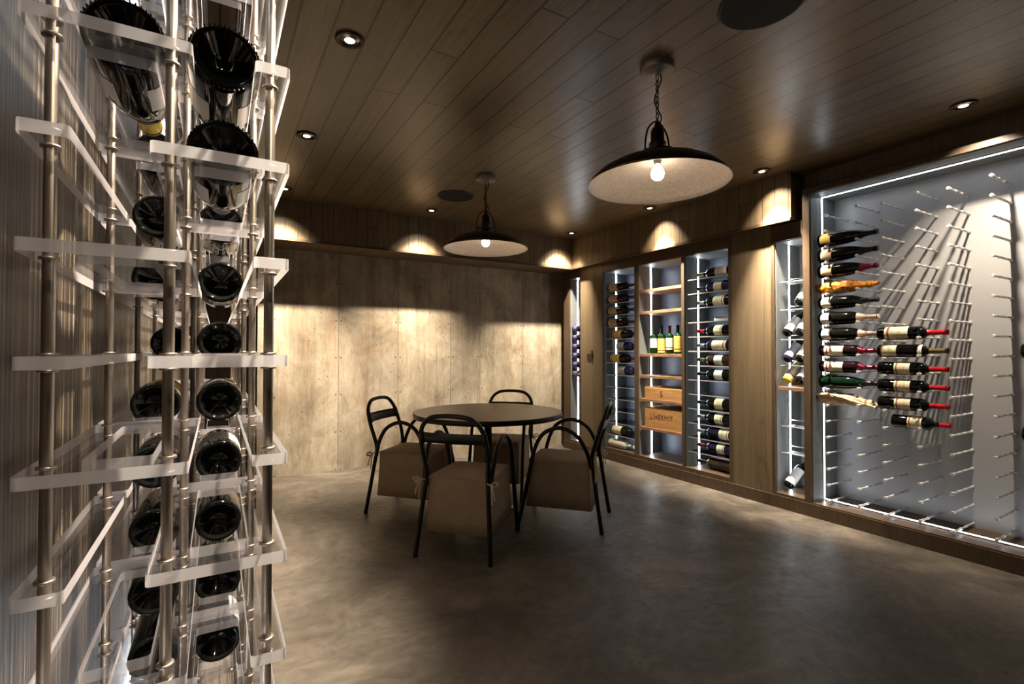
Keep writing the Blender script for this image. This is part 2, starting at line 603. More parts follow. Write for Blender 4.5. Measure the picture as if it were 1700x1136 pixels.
C_wine = plain('wine_red_capsule', srgb(120, 24, 52), 0.3, 0.4)
C_gold = plain('gold_foil', srgb(206, 176, 46), 0.3, 0.6)
C_olive = plain('olive_capsule', srgb(98, 88, 50), 0.4, 0.4)
C_beige = plain('beige_capsule', srgb(206, 178, 158), 0.45, 0.2)
C_silver = plain('silver_capsule', srgb(170, 168, 170), 0.3, 0.7)
M_orange = None
def cellophane():
    m, nt, b = new_mat('orange_cellophane')
    f = noise_tex(nt, mapped(nt, (1, 1, 1)), 34, 5, 0.6, 1.5)
    L(nt, ramp(nt, f, [(0.3, srgb(150, 66, 8)), (0.5, srgb(226, 132, 18)), (0.68, srgb(250, 206, 70))]), b.inputs['Base Color'])
    b.inputs['Roughness'].default_value = 0.14
    b.inputs['Specular IOR Level'].default_value = 0.8
    bump(nt, b, f, 0.8, 0.01)
    return m
M_orange = cellophane()
M_paper = plain('wrapping_paper', srgb(206, 180, 142), 0.8, 0.0, 0.3, 0.16, 30)
M_tissue = plain('white_tissue', srgb(202, 192, 178), 0.8, 0.0, 0.3, 0.12, 40)
M_inkprint = plain('dark_brown_print', srgb(92, 44, 22), 0.7)
M_rectangle = plain('pale_rectangle', srgb(176, 180, 186), 0.6)

# ------------------------------------------------------------------ room shell
XL, XR, YB, YF = -0.21, 3.845, 5.40, -1.30
ZC = 2.62
ZS = 2.254             # underside of the soffit
BACK = 4.20            # back panels of the display recesses

def slab(name, mat, *b):
    m = MB()
    m.box(*b)
    return structure(m.build(name, mat))

slab('floor', M_floor, XL - 0.15, 4.6, YF - 0.15, YB + 0.15, -0.10, 0.0)
slab('ceiling', M_ceiling, XL - 0.15, 4.6, YF - 0.15, YB + 0.15, ZC, ZC + 0.10)
slab('wall_back', M_concrete, XL - 0.15, 4.6, YB, YB + 0.15, 0.0, ZC)
slab('wall_left', M_streak, XL - 0.15, XL, YF, YB, 0.0, ZC)
slab('wall_front', M_darkwood, XL - 0.15, 4.6, YF - 0.15, YF, 0.0, ZC)
slab('wall_partition', M_darkwood, XL, 0.275, 4.42, 4.56, 0.0, ZC)

# soffits: box along the back and box along the right side
m = MB()
m.box(XL, 3.77, 4.92, YB, ZS, ZC)
structure(m.build('trim_1', M_fascia))
m = MB()
m.box(3.77, 4.25, 2.184, YB, ZS, ZC)
structure(m.build('trim_2', M_fascia_r))
# thin bead along the foot of both soffits
m = MB()
m.box(XL, 3.765, 4.908, 4.92, ZS - 0.012, ZS + 0.010)
structure(m.build('trim_3', M_frame))
m = MB()
m.box(3.758, 3.77, 2.184, 4.92, ZS - 0.012, ZS + 0.010)
structure(m.build('trim_4', M_frame))

# right wall: solid clad pieces between the recesses, header over the big display
Y_NAR = (5.077, 4.856)
Y_MAIN = (4.45, 2.755)
Y_SMALL = (2.393, 2.118)
Y_DISP = (2.132, 0.20)
m = MB()
m.box(XR, BACK + 0.05, Y_MAIN[0], 4.835, 0.0, ZS)      # panel beside the narrow cabinet
m.box(XR, BACK + 0.05, Y_SMALL[0] + 0.002, Y_MAIN[1], 0.0, ZS)         # panel between the cabinets
m.box(3.95, BACK + 0.05, YF, 2.184, 2.47, ZC)            # set-back header
m.box(XR, BACK + 0.05, YF, 0.155, 0.0, ZC)               # beyond the display
structure(m.build('wall_right', M_panel))
# plinth
m = MB()
m.box(XR - 0.012, XR + 0.0, 0.155, 5.19, 0.0, 0.098)
structure(m.build('baseboard_right', M_frame, bevel=0.002))

# ------------------------------------------------------------------ ceiling fittings
def downlight(x, y, aim, label, power=SPOT_W, tilt=16.0, beam=52, spill=1.0):
    t = thing('recessed_downlight', label, 'ceiling light', (x, y, ZC), 0, 'recessed ceiling spots')
    b = MB()
    b.lathe([(0.060, -0.002), (0.062, -0.008), (0.052, -0.011), (0.044, -0.006), (0.044, -0.001)], 28)
    b.build('trim_ring', M_trimring, t)
    b = MB()
    b.lathe([(0.044, -0.0012), (0.024, -0.0060), (0.022, -0.0075)], 24)
    b.build('reflector', M_reflector, t)
    b = MB()
    b.lathe([(0.022, -0.0076), (0.012, -0.0092), (0.001, -0.0098)], 20, cap1=True)
    b.build('lens', M_lens, t)
    for nm, w, ang, bl, tl in (('beam', power, beam, 1.0, tilt), ('spill', power * SPILL * spill, 84, 1.0, 25.0)):
        if w <= 0:
            continue
        ld = bpy.data.lights.new(nm, 'SPOT')
        ld.energy = w
        ld.color = WARM
        ld.spot_size = math.radians(ang)
        ld.spot_blend = bl
        ld.shadow_soft_size = 0.02
        lo = link(bpy.data.objects.new(nm, ld))
        lo.parent = t
        lo.location = (0, 0, -0.016)
        tl = math.radians(tl)
        lo.rotation_mode = 'QUATERNION'
        lo.rotation_quaternion = Vector((aim[0] * math.sin(tl), aim[1] * math.sin(tl), -math.cos(tl))).to_track_quat('-Z', 'Y')
    return t

downlight(0.4925, 2.238, (-1, 0), 'recessed spot over the acrylic rack, nearest to the camera of those on the left')
downlight(0.482, 3.386, (-1, 0), 'small recessed spot above the rack side, second from the front on the left')
downlight(0.485, 4.60, (0, 1), 'recessed spot close to the back soffit at its left end', SPOT_W * 0.62, 21.0, 74)
downlight(1.80, 4.59, (0, 1), 'recessed spot by the back soffit beside the round ceiling speaker', SPOT_W * 0.62, 21.0, 74)
downlight(3.56, 4.65, (0, 1), 'recessed spot in the far corner where both soffits meet', SPOT_W * 0.62, 21.0, 74)
downlight(3.575, 3.44, (1, 0), 'recessed spot before the three-bay cabinet, behind the large pendant')
downlight(3.576, 2.293, (1, 0), 'recessed spot at the near end of the right soffit')
downlight(3.58, 1.097, (1, 0), 'recessed spot in front of the tall peg display', SPOT_W * 0.28, 25.0, 88, 0.0)
downlight(0.49, 1.05, (-1, 0), 'recessed spot straight above the front of the acrylic rack')

downlight(0.49, -0.15, (-0.35, 0.94), 'added unseen spot behind the camera that lights the front of the acrylic rack', SPOT_W * 0.10, 30.0)  # assumed lamp out of view, added to brighten the rack's front edges

def speaker(x, y, label):
    t = thing('ceiling_speaker', label, 'speaker', (x, y, ZC), 0, 'ceiling speakers')
    b = MB()
    b.lathe([(0.158, -0.001), (0.160, -0.006), (0.150, -0.009)], 48)
    b.build('rim', M_blackplate, t)
    b = MB()
    b.lathe([(0.150, -0.0088), (0.08, -0.0105), (0.001, -0.011)], 48, cap1=True)
    b.build('grille', M_grille, t)

speaker(1.842, 1.178, 'round black ceiling speaker cut by the top edge, in front of the large pendant')
speaker(1.815, 4.054, 'round black ceiling speaker behind the pendant above the table')

def pendant(x, y, label):
    t = thing('pendant_lamp', label, 'pendant lamp', (x, y, ZC), 0, 'dome pendants')
    RZ = -0.575                                     # rim, below the ceiling
    b = MB()
    b.lathe([(0.080, 0.0), (0.080, -0.030), (0.076, -0.034), (0.012, -0.036), (0.012, -0.046), (0.004, -0.048)], 36, cap1=True)
    b.build('canopy', M_canopy, t)
    # chain
    b = MB()
    n = 9
    z0, z1 = -0.048, -0.285
    step = (z1 - z0) / n
    for i in range(n):
        c = z0 + step * (i + 0.5)
        pts = []
        for k in range(14):
            a = 2 * math.pi * k / 14
            u, w = 0.0075 * math.cos(a), 0.0185 * math.sin(a)
            pts.append((u, 0, c + w) if i % 2 == 0 else (0, u, c + w))
        b.tube(pts, 0.0024, 6, closed=True)
    b.build('chain', M_chain, t)
    b = MB()
    b.tube(catmull([(0.022, 0, -0.035), (0.026, 0.0, -0.07), (0.006, 0.008, -0.12), (-0.008, 0.010, -0.17), (0.010, 0.0, -0.22), (0.020, -0.008, -0.255), (0.006, 0, -0.290), (0.0, 0, -0.31)], 6), 0.0034, 8)
    b.build('cord', M_chain, t)
    # socket cap and bail
    b = MB()
    b.lathe([(0.004, -0.275), (0.012, -0.280), (0.015, -0.296), (0.026, -0.306), (0.031, -0.322), (0.032, -0.372), (0.040, -0.376), (0.040, -0.388), (0.033, -0.392), (0.036, -0.44), (0.062, -0.459)], 28)
    b.build('socket_cap', M_shade_out, t)
    b = MB()
    for s in (0, 1):
        pts = catmull([(-0.082, 0, -0.430), (-0.079, 0, -0.375), (-0.058, 0, -0.312), (0.0, 0, -0.272), (0.058, 0, -0.312), (0.079, 0, -0.375), (0.082, 0, -0.430)], 6)
        if s == 0:
            b.tube(pts, 0.0045, 8)
    ring = [(0.082 * math.cos(2 * math.pi * k / 28), 0.082 * math.sin(2 * math.pi * k / 28), -0.425) for k in range(28)]
    b.tube(ring, 0.0045, 8, closed=True)
    for k in range(4):
        a = math.pi / 4 + k * math.pi / 2
        b.tube([(0.082 * math.cos(a), 0.082 * math.sin(a), -0.414), (0.082 * math.cos(a), 0.082 * math.sin(a), -0.461)], 0.005, 8)
        b.lathe([(0.008, 0.004), (0.008, -0.010)], 8, M=Matrix.Translation((0.082 * math.cos(a), 0.082 * math.sin(a), -0.425)), cap0=True, cap1=True)
    b.build('bail', M_shade_out, t)
    # shade: dark outside, silver inside
    prof = [(0.060, -0.4575), (0.11, -0.460), (0.17, -0.469), (0.23, -0.489), (0.28, -0.517), (0.315, -0.550), (0.332, RZ)]
    ins = [(0.327, RZ + 0.001), (0.311, -0.553), (0.277, -0.521), (0.228, -0.493), (0.168, -0.473), (0.11, -0.464), (0.02, -0.4610)]
    b = MB()
    b.lathe([(r, z, 0) for r, z in prof[:-1]] + [(prof[-1][0], prof[-1][1], 1)] + [(r, z, 1) for r, z in ins], 64)
    b.build('shade', [M_shade_out, M_shade_in], t)
    b = MB()
    b.lathe([(0.016, -0.4615), (0.017, -0.478), (0.014, -0.480)], 20, cap1=True)
    b.build('bulb_holder', M_canopy, t)
    b = MB()
    b.lathe([(0.012, -0.480), (0.017, -0.492), (0.028, -0.508), (0.032, -0.524), (0.028, -0.541), (0.016, -0.553), (0.002, -0.556)], 24, cap1=True)
    b.build('bulb', M_bulb, t)
    ld = bpy.data.lights.new('bulb_glow', 'POINT')
    ld.energy = BULB_W
    ld.color = (1.0, 0.80, 0.55)
    ld.shadow_soft_size = 0.035
    lo = link(bpy.data.objects.new('bulb_glow', ld))
    lo.parent = t
    lo.location = (0, 0, -0.60)
    return t

pendant(1.815, 1.695, 'large near dome pendant on a chain, nearest to the camera')
pendant(1.819, 3.484, 'far dome pendant hanging right over the round table')

# ------------------------------------------------------------------ bottles
_cache = {}
def cached(key, fn):
    if key not in _cache:
        _cache[key] = fn()
    return _cache[key]

def profile(style, Ln, R):
    rn = 0.0145 * (R / 0.038) ** 0.5
    if style == 'champagne':
        p = [(0.0, 0.035), (R * 0.45, 0.028), (R * 0.78, 0.004), (R * 0.90, 0.0), (R * 0.985, 0.006), (R, 0.014), (R, 0.42 * Ln), (R * 0.97, 0.50 * Ln), (R * 0.86, 0.60 * Ln), (R * 0.66, 0.70 * Ln), (rn * 1.15, 0.81 * Ln), (rn, 0.88 * Ln), (rn * 0.95, 0.94 * Ln), (rn * 1.15, 0.945 * Ln), (rn * 1.15, 0.965 * Ln), (rn * 0.95, 0.97 * Ln), (rn * 0.95, Ln)]
    elif style == 'burgundy':
        p = [(0.0, 0.03), (R * 0.45, 0.024), (R * 0.80, 0.003), (R * 0.90, 0.0), (R * 0.985, 0.005), (R, 0.012), (R, 0.50 * Ln), (R * 0.95, 0.57 * Ln), (R * 0.74, 0.66 * Ln), (rn * 1.4, 0.74 * Ln), (rn, 0.80 * Ln), (rn * 0.95, 0.95 * Ln), (rn * 1.1, 0.955 * Ln), (rn * 1.1, 0.98 * Ln), (rn * 0.95, Ln)]
    else:
        p = [(0.0, 0.03), (R * 0.45, 0.024), (R * 0.80, 0.003), (R * 0.90, 0.0), (R * 0.985, 0.004), (R, 0.010), (R, 0.60 * Ln), (R * 0.97, 0.635 * Ln), (R * 0.84, 0.675 * Ln), (R * 0.58, 0.705 * Ln), (rn * 1.15, 0.735 * Ln), (rn, 0.77 * Ln), (rn * 0.95, 0.95 * Ln), (rn * 1.12, 0.955 * Ln), (rn * 1.12, 0.985 * Ln), (rn * 0.95, Ln)]
    return p, rn

def rad_at(p, z):
    for i in range(5, len(p) - 1):
        if p[i][1] <= z <= p[i + 1][1]:
            t = (z - p[i][1]) / max(1e-6, p[i + 1][1] - p[i][1])
            return p[i][0] + (p[i + 1][0] - p[i][0]) * t
    return p[-1][0]

def body_mesh(style, Ln, R, mat):
    p, rn = profile(style, Ln, R)
    b = MB()
    b.lathe([(max(r, 0.0006), z) for r, z in p], 28, cap0=True, cap1=True)
    if style == 'champagne':                       # knurled heel
        for k in range(44):
            a = 2 * math.pi * k / 44
            b.box(R * 0.95 * math.cos(a) - 0.0008, R * 0.95 * math.cos(a) + 0.0008, R * 0.95 * math.sin(a) - 0.0008, R * 0.95 * math.sin(a) + 0.0008, -0.0004, 0.004)
    o = b.build('glass_body', mat)
    me = o.data
    bpy.data.objects.remove(o)
    return me

def label_mesh(style, Ln, R, mat, z0, z1, arc):
    p, rn = profile(style, Ln, R)
    bm = bmesh.new()
    uvl = bm.loops.layers.uv.new('UVMap')
    nu, nv = 20, 6
    grid = []
    for j in range(nv + 1):
        z = (z0 + (z1 - z0) * j / nv) * Ln
        r = rad_at(p, z) + 0.0006
        row = []
        for i in range(nu + 1):
            a = -math.pi / 2 + math.radians(arc) * (i / nu - 0.5)
            row.append(bm.verts.new((r * math.cos(a), r * math.sin(a), z)))
        grid.append(row)
    for j in range(nv):
        for i in range(nu):
            f = bm.faces.new([grid[j][i], grid[j][i + 1], grid[j + 1][i + 1], grid[j + 1][i]])
            f.smooth = True
            for lp, (u, v) in zip(f.loops, ((i, j), (i + 1, j), (i + 1, j + 1), (i, j + 1))):
                lp[uvl].uv = (u / nu, v / nv)
    me = bpy.data.meshes.new('label')
    bm.to_mesh(me)
    bm.free()
    me.materials.append(mat)
    return me

def capsule_mesh(style, Ln, R, mat, z0):
    p, rn = profile(style, Ln, R)
    b = MB()
    zs = [z0 + (1.0 - z0) * k / 10 for k in range(11)]
    prof = [(rad_at(p, z * Ln) + 0.0008, z * Ln) for z in zs]
    prof.append((prof[-1][0] * 0.8, Ln + 0.0012))
    prof.append((0.001, Ln + 0.0014))
    b.lathe(prof, 20, cap1=True)
    o = b.build('capsule', mat)
    me = o.data
    bpy.data.objects.remove(o)
    return me

def axis_matrix(loc, axis, face):
    z = Vector(axis).normalized()
    f = Vector(face)
    f = (f - z * f.dot(z)).normalized()
    y = -f
    x = y.cross(z)
    return Matrix.Translation(Vector(loc)) @ Matrix((x, y, z)).transposed().to_4x4()

def bottle(label, loc, axis, face, group, style='bordeaux', Ln=0.30, R=0.038, glass=None, lab=None, cap=None,
           lz=(0.14, 0.46), arc=150, cz=0.80, neck_label=None, name='wine_bottle'):
    """loc is the middle of the base; axis points from base to mouth; face is the side the label shows"""
    glass = glass or M_gblack
    t = thing(name, label, 'bottle', group=group, matrix=axis_matrix(loc, axis, face))
    def part(nm, me):
        o = link(bpy.data.objects.new(nm, me))
        o.parent = t
        return o
    part('glass_body', cached(('g', style, Ln, R, glass.name), lambda: body_mesh(style, Ln, R, glass)))
    if lab:
        part('label', cached(('l', style, Ln, R, lab.name, lz, arc), lambda: label_mesh(style, Ln, R, lab, lz[0], lz[1], arc)))
    if neck_label:
        part('neck_label', cached(('n', style, Ln, R, neck_label.name), lambda: label_mesh(style, Ln, R, neck_label, 0.60, 0.66, 140)))
    if cap:
        part('capsule', cached(('c', style, Ln, R, cap.name, cz), lambda: capsule_mesh(style, Ln, R, cap, cz)))
    return t

# ------------------------------------------------------------------ acrylic bottle rack on the left
def rounded_rect(x0, x1, y0, y1, r, n=4):
    pts = []
    for cx, cyy, a0 in ((x1 - r, y1 - r, 0), (x0 + r, y1 - r, 90), (x0 + r, y0 + r, 180), (x1 - r, y0 + r, 270)):
        for k in range(n + 1):
            a = math.radians(a0 + 90 * k / n)
            pts.append((cx + r * math.cos(a), cyy + r * math.sin(a)))
    return pts

PT = 0.0145   # plate thickness
def plate(b, x0, x1, y0, y1, z, holes):
    """clear plate, frosted edges, with rectangular openings (list of (x0,x1,y0,y1)) stacked along y"""
    if not holes:
        P = rounded_rect(x0, x1, y0, y1, 0.006)
        A = [b.bm.verts.new((u, v, z)) for u, v in P]
        B = [b.bm.verts.new((u, v, z + PT)) for u, v in P]
        b.face(A, 0)
        b.face(B, 0)
        for i in range(len(P)):
            b.face([A[i], A[(i + 1) % len(P)], B[(i + 1) % len(P)], B[i]], 1)
        return
    cuts = [y0] + [0.5 * (holes[i][3] + holes[i + 1][2]) for i in range(len(holes) - 1)] + [y1]
    for i, h in enumerate(holes):
        ya, yb = cuts[i], cuts[i + 1]
        O = rounded_rect(x0, x1, ya, yb, 0.006)
        if i > 0 or i < len(holes) - 1:
            O = rounded_rect(x0, x1, ya, yb, 0.0012)
        I = rounded_rect(h[0], h[1], h[2], h[3], 0.006)
        vo = [[b.bm.verts.new((u, v, zz)) for u, v in O] for zz in (z, z + PT)]
        vi = [[b.bm.verts.new((u, v, zz)) for u, v in I] for zz in (z, z + PT)]
        n = len(O)
        for k in range(n):
            k2 = (k + 1) % n
            b.face([vo[0][k], vo[0][k2], vi[0][k2], vi[0][k]], 0)
            b.face([vo[1][k], vo[1][k2], vi[1][k2], vi[1][k]], 0)
            ym = 0.5 * (O[k][1] + O[k2][1])
            seam = (i > 0 and abs(ym - ya) < 1e-4) or (i < len(holes) - 1 and abs(ym - yb) < 1e-4)
            if not seam:
                b.face([vo[0][k], vo[0][k2], vo[1][k2], vo[1][k]], 1)
            b.face([vi[0][k], vi[0][k2], vi[1][k2], vi[1][k]], 2)

rack = thing('bottle_rack', 'tall clear acrylic bottle rack with slim metal rods, standing at the left wall', 'wine rack', (0, 0, 0))
LV0, LVP = EYE + 0.3665, 0.127
def level_z(k):
    return LV0 - LVP * k - PT / 2
RX = (-0.164, -0.0517, 0.060)
RY = (0.75, 1.12, 1.49, 1.87, 2.25, 2.63)
BAYS = [((0.715, 1.150), [(0.785, 1.10)]),
        ((1.168, 1.915), [(1.225, 1.515), (1.565, 1.855)]),
        ((1.933, 2.680), [(1.990, 2.28), (2.33, 2.62)])]
LEVELS = range(-4, 12)
for (ya, yb), hs in BAYS:
    for k in LEVELS:
        z = level_z(k)
        if k % 2 == 0:
            specs = [(-0.186, -0.0285, (-0.141, -0.070)), (0.0399, 0.081, None)]
        else:
            specs = [(-0.070, 0.081, (-0.0285, 0.0399)), (-0.186, -0.141, None)]
        for x0, x1, h in specs:
            b = MB()
            plate(b, x0, x1, ya, yb, z, [(h[0], h[1], c, d) for c, d in hs] if h else [])
            b.build('acrylic_plate', [M_acrylic, M_frost, M_inner], rack)
for y in RY:
    for i, x in enumerate(RX):
        b = MB()
        b.lathe([(0.0062, 0.004), (0.0062, ZC - 0.001)], 14, M=Matrix.Translation((x, y, 0)), cap0=True, cap1=True)
        b.lathe([(0.016, 0.0), (0.016, 0.006), (0.0062, 0.010)], 16, M=Matrix.Translation((x, y, 0)), cap0=True)
        for k in LEVELS:
            z = level_z(k)
            for zz in (z - 0.0035, z + PT + 0.0005):
                b.lathe([(0.0062, 0.0), (0.0098, 0.0), (0.0098, 0.003), (0.0062, 0.003)], 14, M=Matrix.Translation((x, y, zz)))
        b.build('rod', M_rod, rack)

C1, C2 = -0.1055, 0.0057
def rack_z(k, R):
    return level_z(k) + PT + math.sqrt(max(1e-6, R * R - 0.0347 ** 2)) - 0.0005
GR = 'bottles lying in the acrylic rack'
def rackbottle(label, col, k, y, R=0.0395, style='bordeaux', lab=LB_white, cap=C_black, Ln=0.30, glass=None, **kw):
    return bottle(label, (col, y, rack_z(k, R)), (0, 1, 0), (0, 0, 1), GR, style, Ln, R, glass or M_gblack, lab, cap, arc=312, **kw)
rackbottle('big gold-necked bottle at the front top left of the acrylic rack', C1, 0, 0.790, 0.0455, 'champagne', LB_white, C_gold, 0.315, lz=(0.20, 0.42), cz=0.72)
rackbottle('front bottle highest in the right column of the acrylic rack, knurled base towards us', C2, 0, 0.785, 0.0455, 'champagne', LB_white, C_black, 0.315, lz=(0.20, 0.42), cz=0.72)
rackbottle('front bottle lying one level below the topmost of the right rack column', C2, 1, 0.790, 0.0445, 'champagne', LB_white, C_black, 0.315, lz=(0.18, 0.42), cz=0.72)
left = [(0, 1.232, 'behind the gold-necked bottle in the left rack column'),
        (1, 1.232, 'second level down of the left rack column, glossy round base'),
        (2, 1.232, 'seen through the third acrylic plate of the left rack column'),
        (3, 1.572, 'deep set in the left rack column just above the level plate'),
        (4, 1.232, 'just under the level plate in the left rack column, yellow-ringed'),
        (5, 1.232, 'sixth level down of the left rack column, half behind a plate'),
        (6, 1.232, 'seventh level down of the left rack column'),
        (7, 1.232, 'eighth level down of the left rack column, by the glowing strip'),
        (8, 1.232, 'lowest in view of the left rack column')]
for k, y, w in left:
    rackbottle('dark bottle ' + w, C1, k, y, 0.0430, lab=LB_gold if k in (3, 4) else (LB_white if k % 2 else None))
right = [(1, 'under the top front bottles of the right rack column, white label below'),
         (2, 'third level down of the right rack column, hanging clear between two plates'),
         (3, 'resting on the eye-level plate of the right rack column'),
         (4, 'just under the eye-level plate of the right rack column'),
         (5, 'sixth level down of the right rack column, pale label to its right'),
         (6, 'seventh level down of the right rack column'),
         (7, 'eighth level down of the right rack column'),
         (8, 'lowest in view of the right rack column, striped label')]
for k, w in right:
    rackbottle('dark bottle ' + w, C2, k, 1.232, 0.0430, lab={1: LB_white, 2: LB_tan, 5: LB_white, 8: LB_grey}.get(k))

# cool led channels on the wall that graze it behind the rack
def ledbar(label, y0, y1, z, up):
    t = thing('light_strip', label, 'light strip', (XL, 0.5 * (y0 + y1), z))
    h = 0.5 * (y1 - y0)
    b = MB()
    b.box(0.0, 0.018, -h, h, -0.006, 0.006)
    b.build('channel', M_channel, t)
    b = MB()
    if up:
        b.box(0.002, 0.017, -h + 0.01, h - 0.01, 0.006, 0.008)
    else:
        b.box(0.002, 0.017, -h + 0.01, h - 0.01, -0.008, -0.006)
    b.build('diffuser', M_ledwall, t)
ledbar('cool light strip low on the left wall behind the acrylic rack', 0.45, 2.72, 0.34, True)
ledbar('cool light strip high on the left wall behind the acrylic rack', 0.45, 2.72, 2.20, False)

# ------------------------------------------------------------------ cabinets in the right wall
def ledstrip(parent, x, y, z0, z1, mat=None):
    """upright strip on a side lining whose face looks towards -y"""
    b = MB()
    b.box(x - 0.010, x + 0.010, y - 0.006, y, z0, z1, 0)
    b.box(x - 0.008, x + 0.008, y - 0.0075, y - 0.006, z0, z1, 1)
    return b.build('light_strip', [M_channel, mat or M_ledcab], parent)

def added_nearstrip(x, y, z0, z1):  # assumed strip hidden from view, added to light the bottle labels
    """upright strip behind the near jamb, face towards +y"""
    b = MB()
    b.box(x - 0.010, x + 0.010, y, y + 0.006, z0, z1, 0)
    b.box(x - 0.008, x + 0.008, y + 0.006, y + 0.0075, z0, z1, 1)
    return b.build('light_strip', [M_channel, M_led])

XLED = 4.03

# narrow cabinet in the far corner
nar = thing('narrow_wine_cabinet', 'narrow lit cabinet at the far end of the right wall', 'cabinet', (XR, 4.97, 0))
def local(o, t):
    """mesh built in room coordinates, moved under its thing"""
    o.parent = t
    o.matrix_parent_inverse = Matrix.Translation(-Vector(t.location))
    return o
ya, yb = Y_NAR
b = MB()
b.box(XR, BACK, ya, 5.19, 0.0, ZS)
b.box(XR, BACK, 4.835, yb, 0.0, ZS)
b.box(XR, BACK, yb, ya, 2.143, ZS)
b.box(XR, BACK, yb, ya, 0.0, 0.12)
local(b.build('frame', M_frame, bevel=0.002), nar)
b = MB()
b.box(BACK, BACK + 0.02, yb - 0.02, ya + 0.02, 0.10, 2.16)
local(b.build('back_panel', M_backgrey), nar)
b = MB()
b.box(XR + 0.02, BACK, ya - 0.004, ya - 0.0005, 0.121, 2.142)
local(b.build('side_lining', M_grey), nar)
b = MB()
b.box(XR + 0.03, BACK, yb + 0.001, ya - 0.012, 0.935, 0.962)
local(b.build('shelf', M_shelfwood, bevel=0.002), nar)
local(ledstrip(None, 3.978, ya - 0.004, 0.13, 2.135), nar)
b = MB()
for k in range(6):
    z = 1.522 - k * 0.113 - 0.044
    b.box(XR + 0.06, BACK - 0.02, yb + 0.001, ya - 0.012, z - 0.005, z)
local(b.build('glass_shelf', M_shelfglass), nar)
for k in range(6):
    z = 1.522 - k * 0.113
    bottle('small violet-dark bottle, %s from the top in the narrow corner cabinet' % ORD[k], (3.912, ya - 0.016, z - 0.0055), (0, -1, 0), (-1, 0, 0.2), 'bottles in the narrow cabinet',
           'bordeaux', 0.19, 0.038, M_gviolet, LB_violet, C_black, lz=(0.05, 0.5), arc=200)

# light switch on the panel beside it
sw = thing('wall_switch', 'small dark switch plate on the oak panel beside the narrow cabinet', 'switch', (XR, 4.66, 1.17))
b = MB()
b.box(-0.008, 0, -0.055, 0.055, -0.035, 0.035)
b.build('plate', M_switch, sw, bevel=0.002)
b = MB()
b.box(-0.018, -0.008, -0.052, -0.036, 0.0, 0.075)
b.build('lever', M_switch, sw)

# three-bay cabinet
main = thing('wine_cabinet', 'wide three-bay oak cabinet with lit shelves in the middle of the right wall', 'cabinet', (XR, 3.6, 0))
Y1, Y0 = Y_MAIN
bays = [(4.423, 3.925), (3.876, 3.297), (3.262, 2.782)]
ZT, ZB = 2.145, 0.14
b = MB()
b.box(XR - 0.006, BACK, bays[0][0], Y1, 0.0, ZS)
b.box(XR - 0.006, BACK, Y0, bays[2][1], 0.0, ZS)
b.box(XR - 0.006, BACK, bays[2][1], bays[0][0], ZT, ZS)
b.box(XR - 0.006, BACK, bays[2][1], bays[0][0], 0.0, ZB)
local(b.build('frame', M_frame, bevel=0.002), main)
for (a, c) in ((bays[0][1], bays[1][0]), (bays[1][1], bays[2][0])):
    b = MB()
    b.box(XR - 0.004, BACK, c, a, ZB, ZT)
    local(b.build('divider', M_frame, bevel=0.002), main)
for i, (a, c) in enumerate(bays):
    b = MB()
    b.box(BACK - 0.006, BACK + 0.015, c + 0.0005, a - 0.0005, ZB, ZT)
    local(b.build('back_panel', M_backdark), main)
    b = MB()
    b.box(XR + 0.015, BACK - 0.006, a - 0.004, a - 0.0005, ZB, ZT)
    local(b.build('side_lining', M_grey), main)
    b = MB()
    b.box(XR + 0.015, BACK - 0.006, c + 0.0005, a - 0.004, ZT - 0.004, ZT - 0.0005)
    local(b.build('top_lining', M_grey), main)
    local(ledstrip(None, XLED, a - 0.004, ZB + 0.005, ZT - 0.01), main)
    if i != 1:
        local(added_nearstrip(XR + 0.034, c + 0.0005, ZB + 0.005, ZT - 0.01), main)
SHZ = [1.918 - 0.1355 * k for k in range(13)]
for i in (0, 2):
    a, c = bays[i]
    for z in SHZ:
        b = MB()
        v = b.box(XR + 0.03, BACK - 0.03, c + 0.002, a - 0.013, z - 0.010, z, 0)
        for f in b.bm.faces:
            if abs(f.calc_center_median().x - (XR + 0.03)) < 1e-4:
                f.material_index = 1
        local(b.build('glass_shelf', [M_shelfglass, M_frost]), main)
WSH = [1.867, 1.641, 1.195, 0.972, 0.727, 0.432]
a, c = bays[1]
for z in WSH:
    b = MB()
    b.box(XR + 0.012, BACK - 0.02, c + 0.001, a - 0.013, z - 0.016, z + 0.014)
    local(b.build('wooden_shelf', M_shelfwood, bevel=0.002), main)

# lying bottles, left bay: base away from us, neck towards us
GL = 'bottles on the glass shelves of the left bay'
LBAY = [(0, M_gblack, LB_tan, C_black, 'tan label', 4.37), (1, M_gviolet, LB_tan, C_black, 'brown label', 4.37), (2, M_gblack, LB_tan, C_black, 'faded tan label', 4.38),
        (3, M_gred, LB_tan, C_black, 'dull beige label', 4.38), (4, M_gred, LB_yellow, C_black, 'yellow label', 4.31), (5, M_gviolet, LB_grey, C_black, 'grey label', 4.23),
        (6, M_gred, LB_yellow, C_wine, 'broad yellow label', 4.34), (7, M_gviolet, LB_grey, C_black, 'silver grey label', 4.22), (12, M_gblack, LB_cream, C_black, 'cream label', 4.32)]
for k, g, lb, cp, w, y in LBAY:
    bottle('bottle with %s lying on the %s shelf of the left bay' % (w, ORD[k]), (3.928, y + 0.028, SHZ[k] + 0.0485), (0, -1, 0), (-1, 0, 0.25), GL,
           'bordeaux', 0.40 if y > 4.25 else 0.30, 0.048, g, lb, cp, lz=(0.05, 0.40), arc=170)
bottle('bottle wrapped in pale tissue on the floor of the left bay', (3.928, 4.395, ZB + 0.0485), (0, -1, 0), (-1, 0, 0.25), GL, 'bordeaux', 0.38, 0.048, M_tissue, None, None, name='wrapped_bottle')

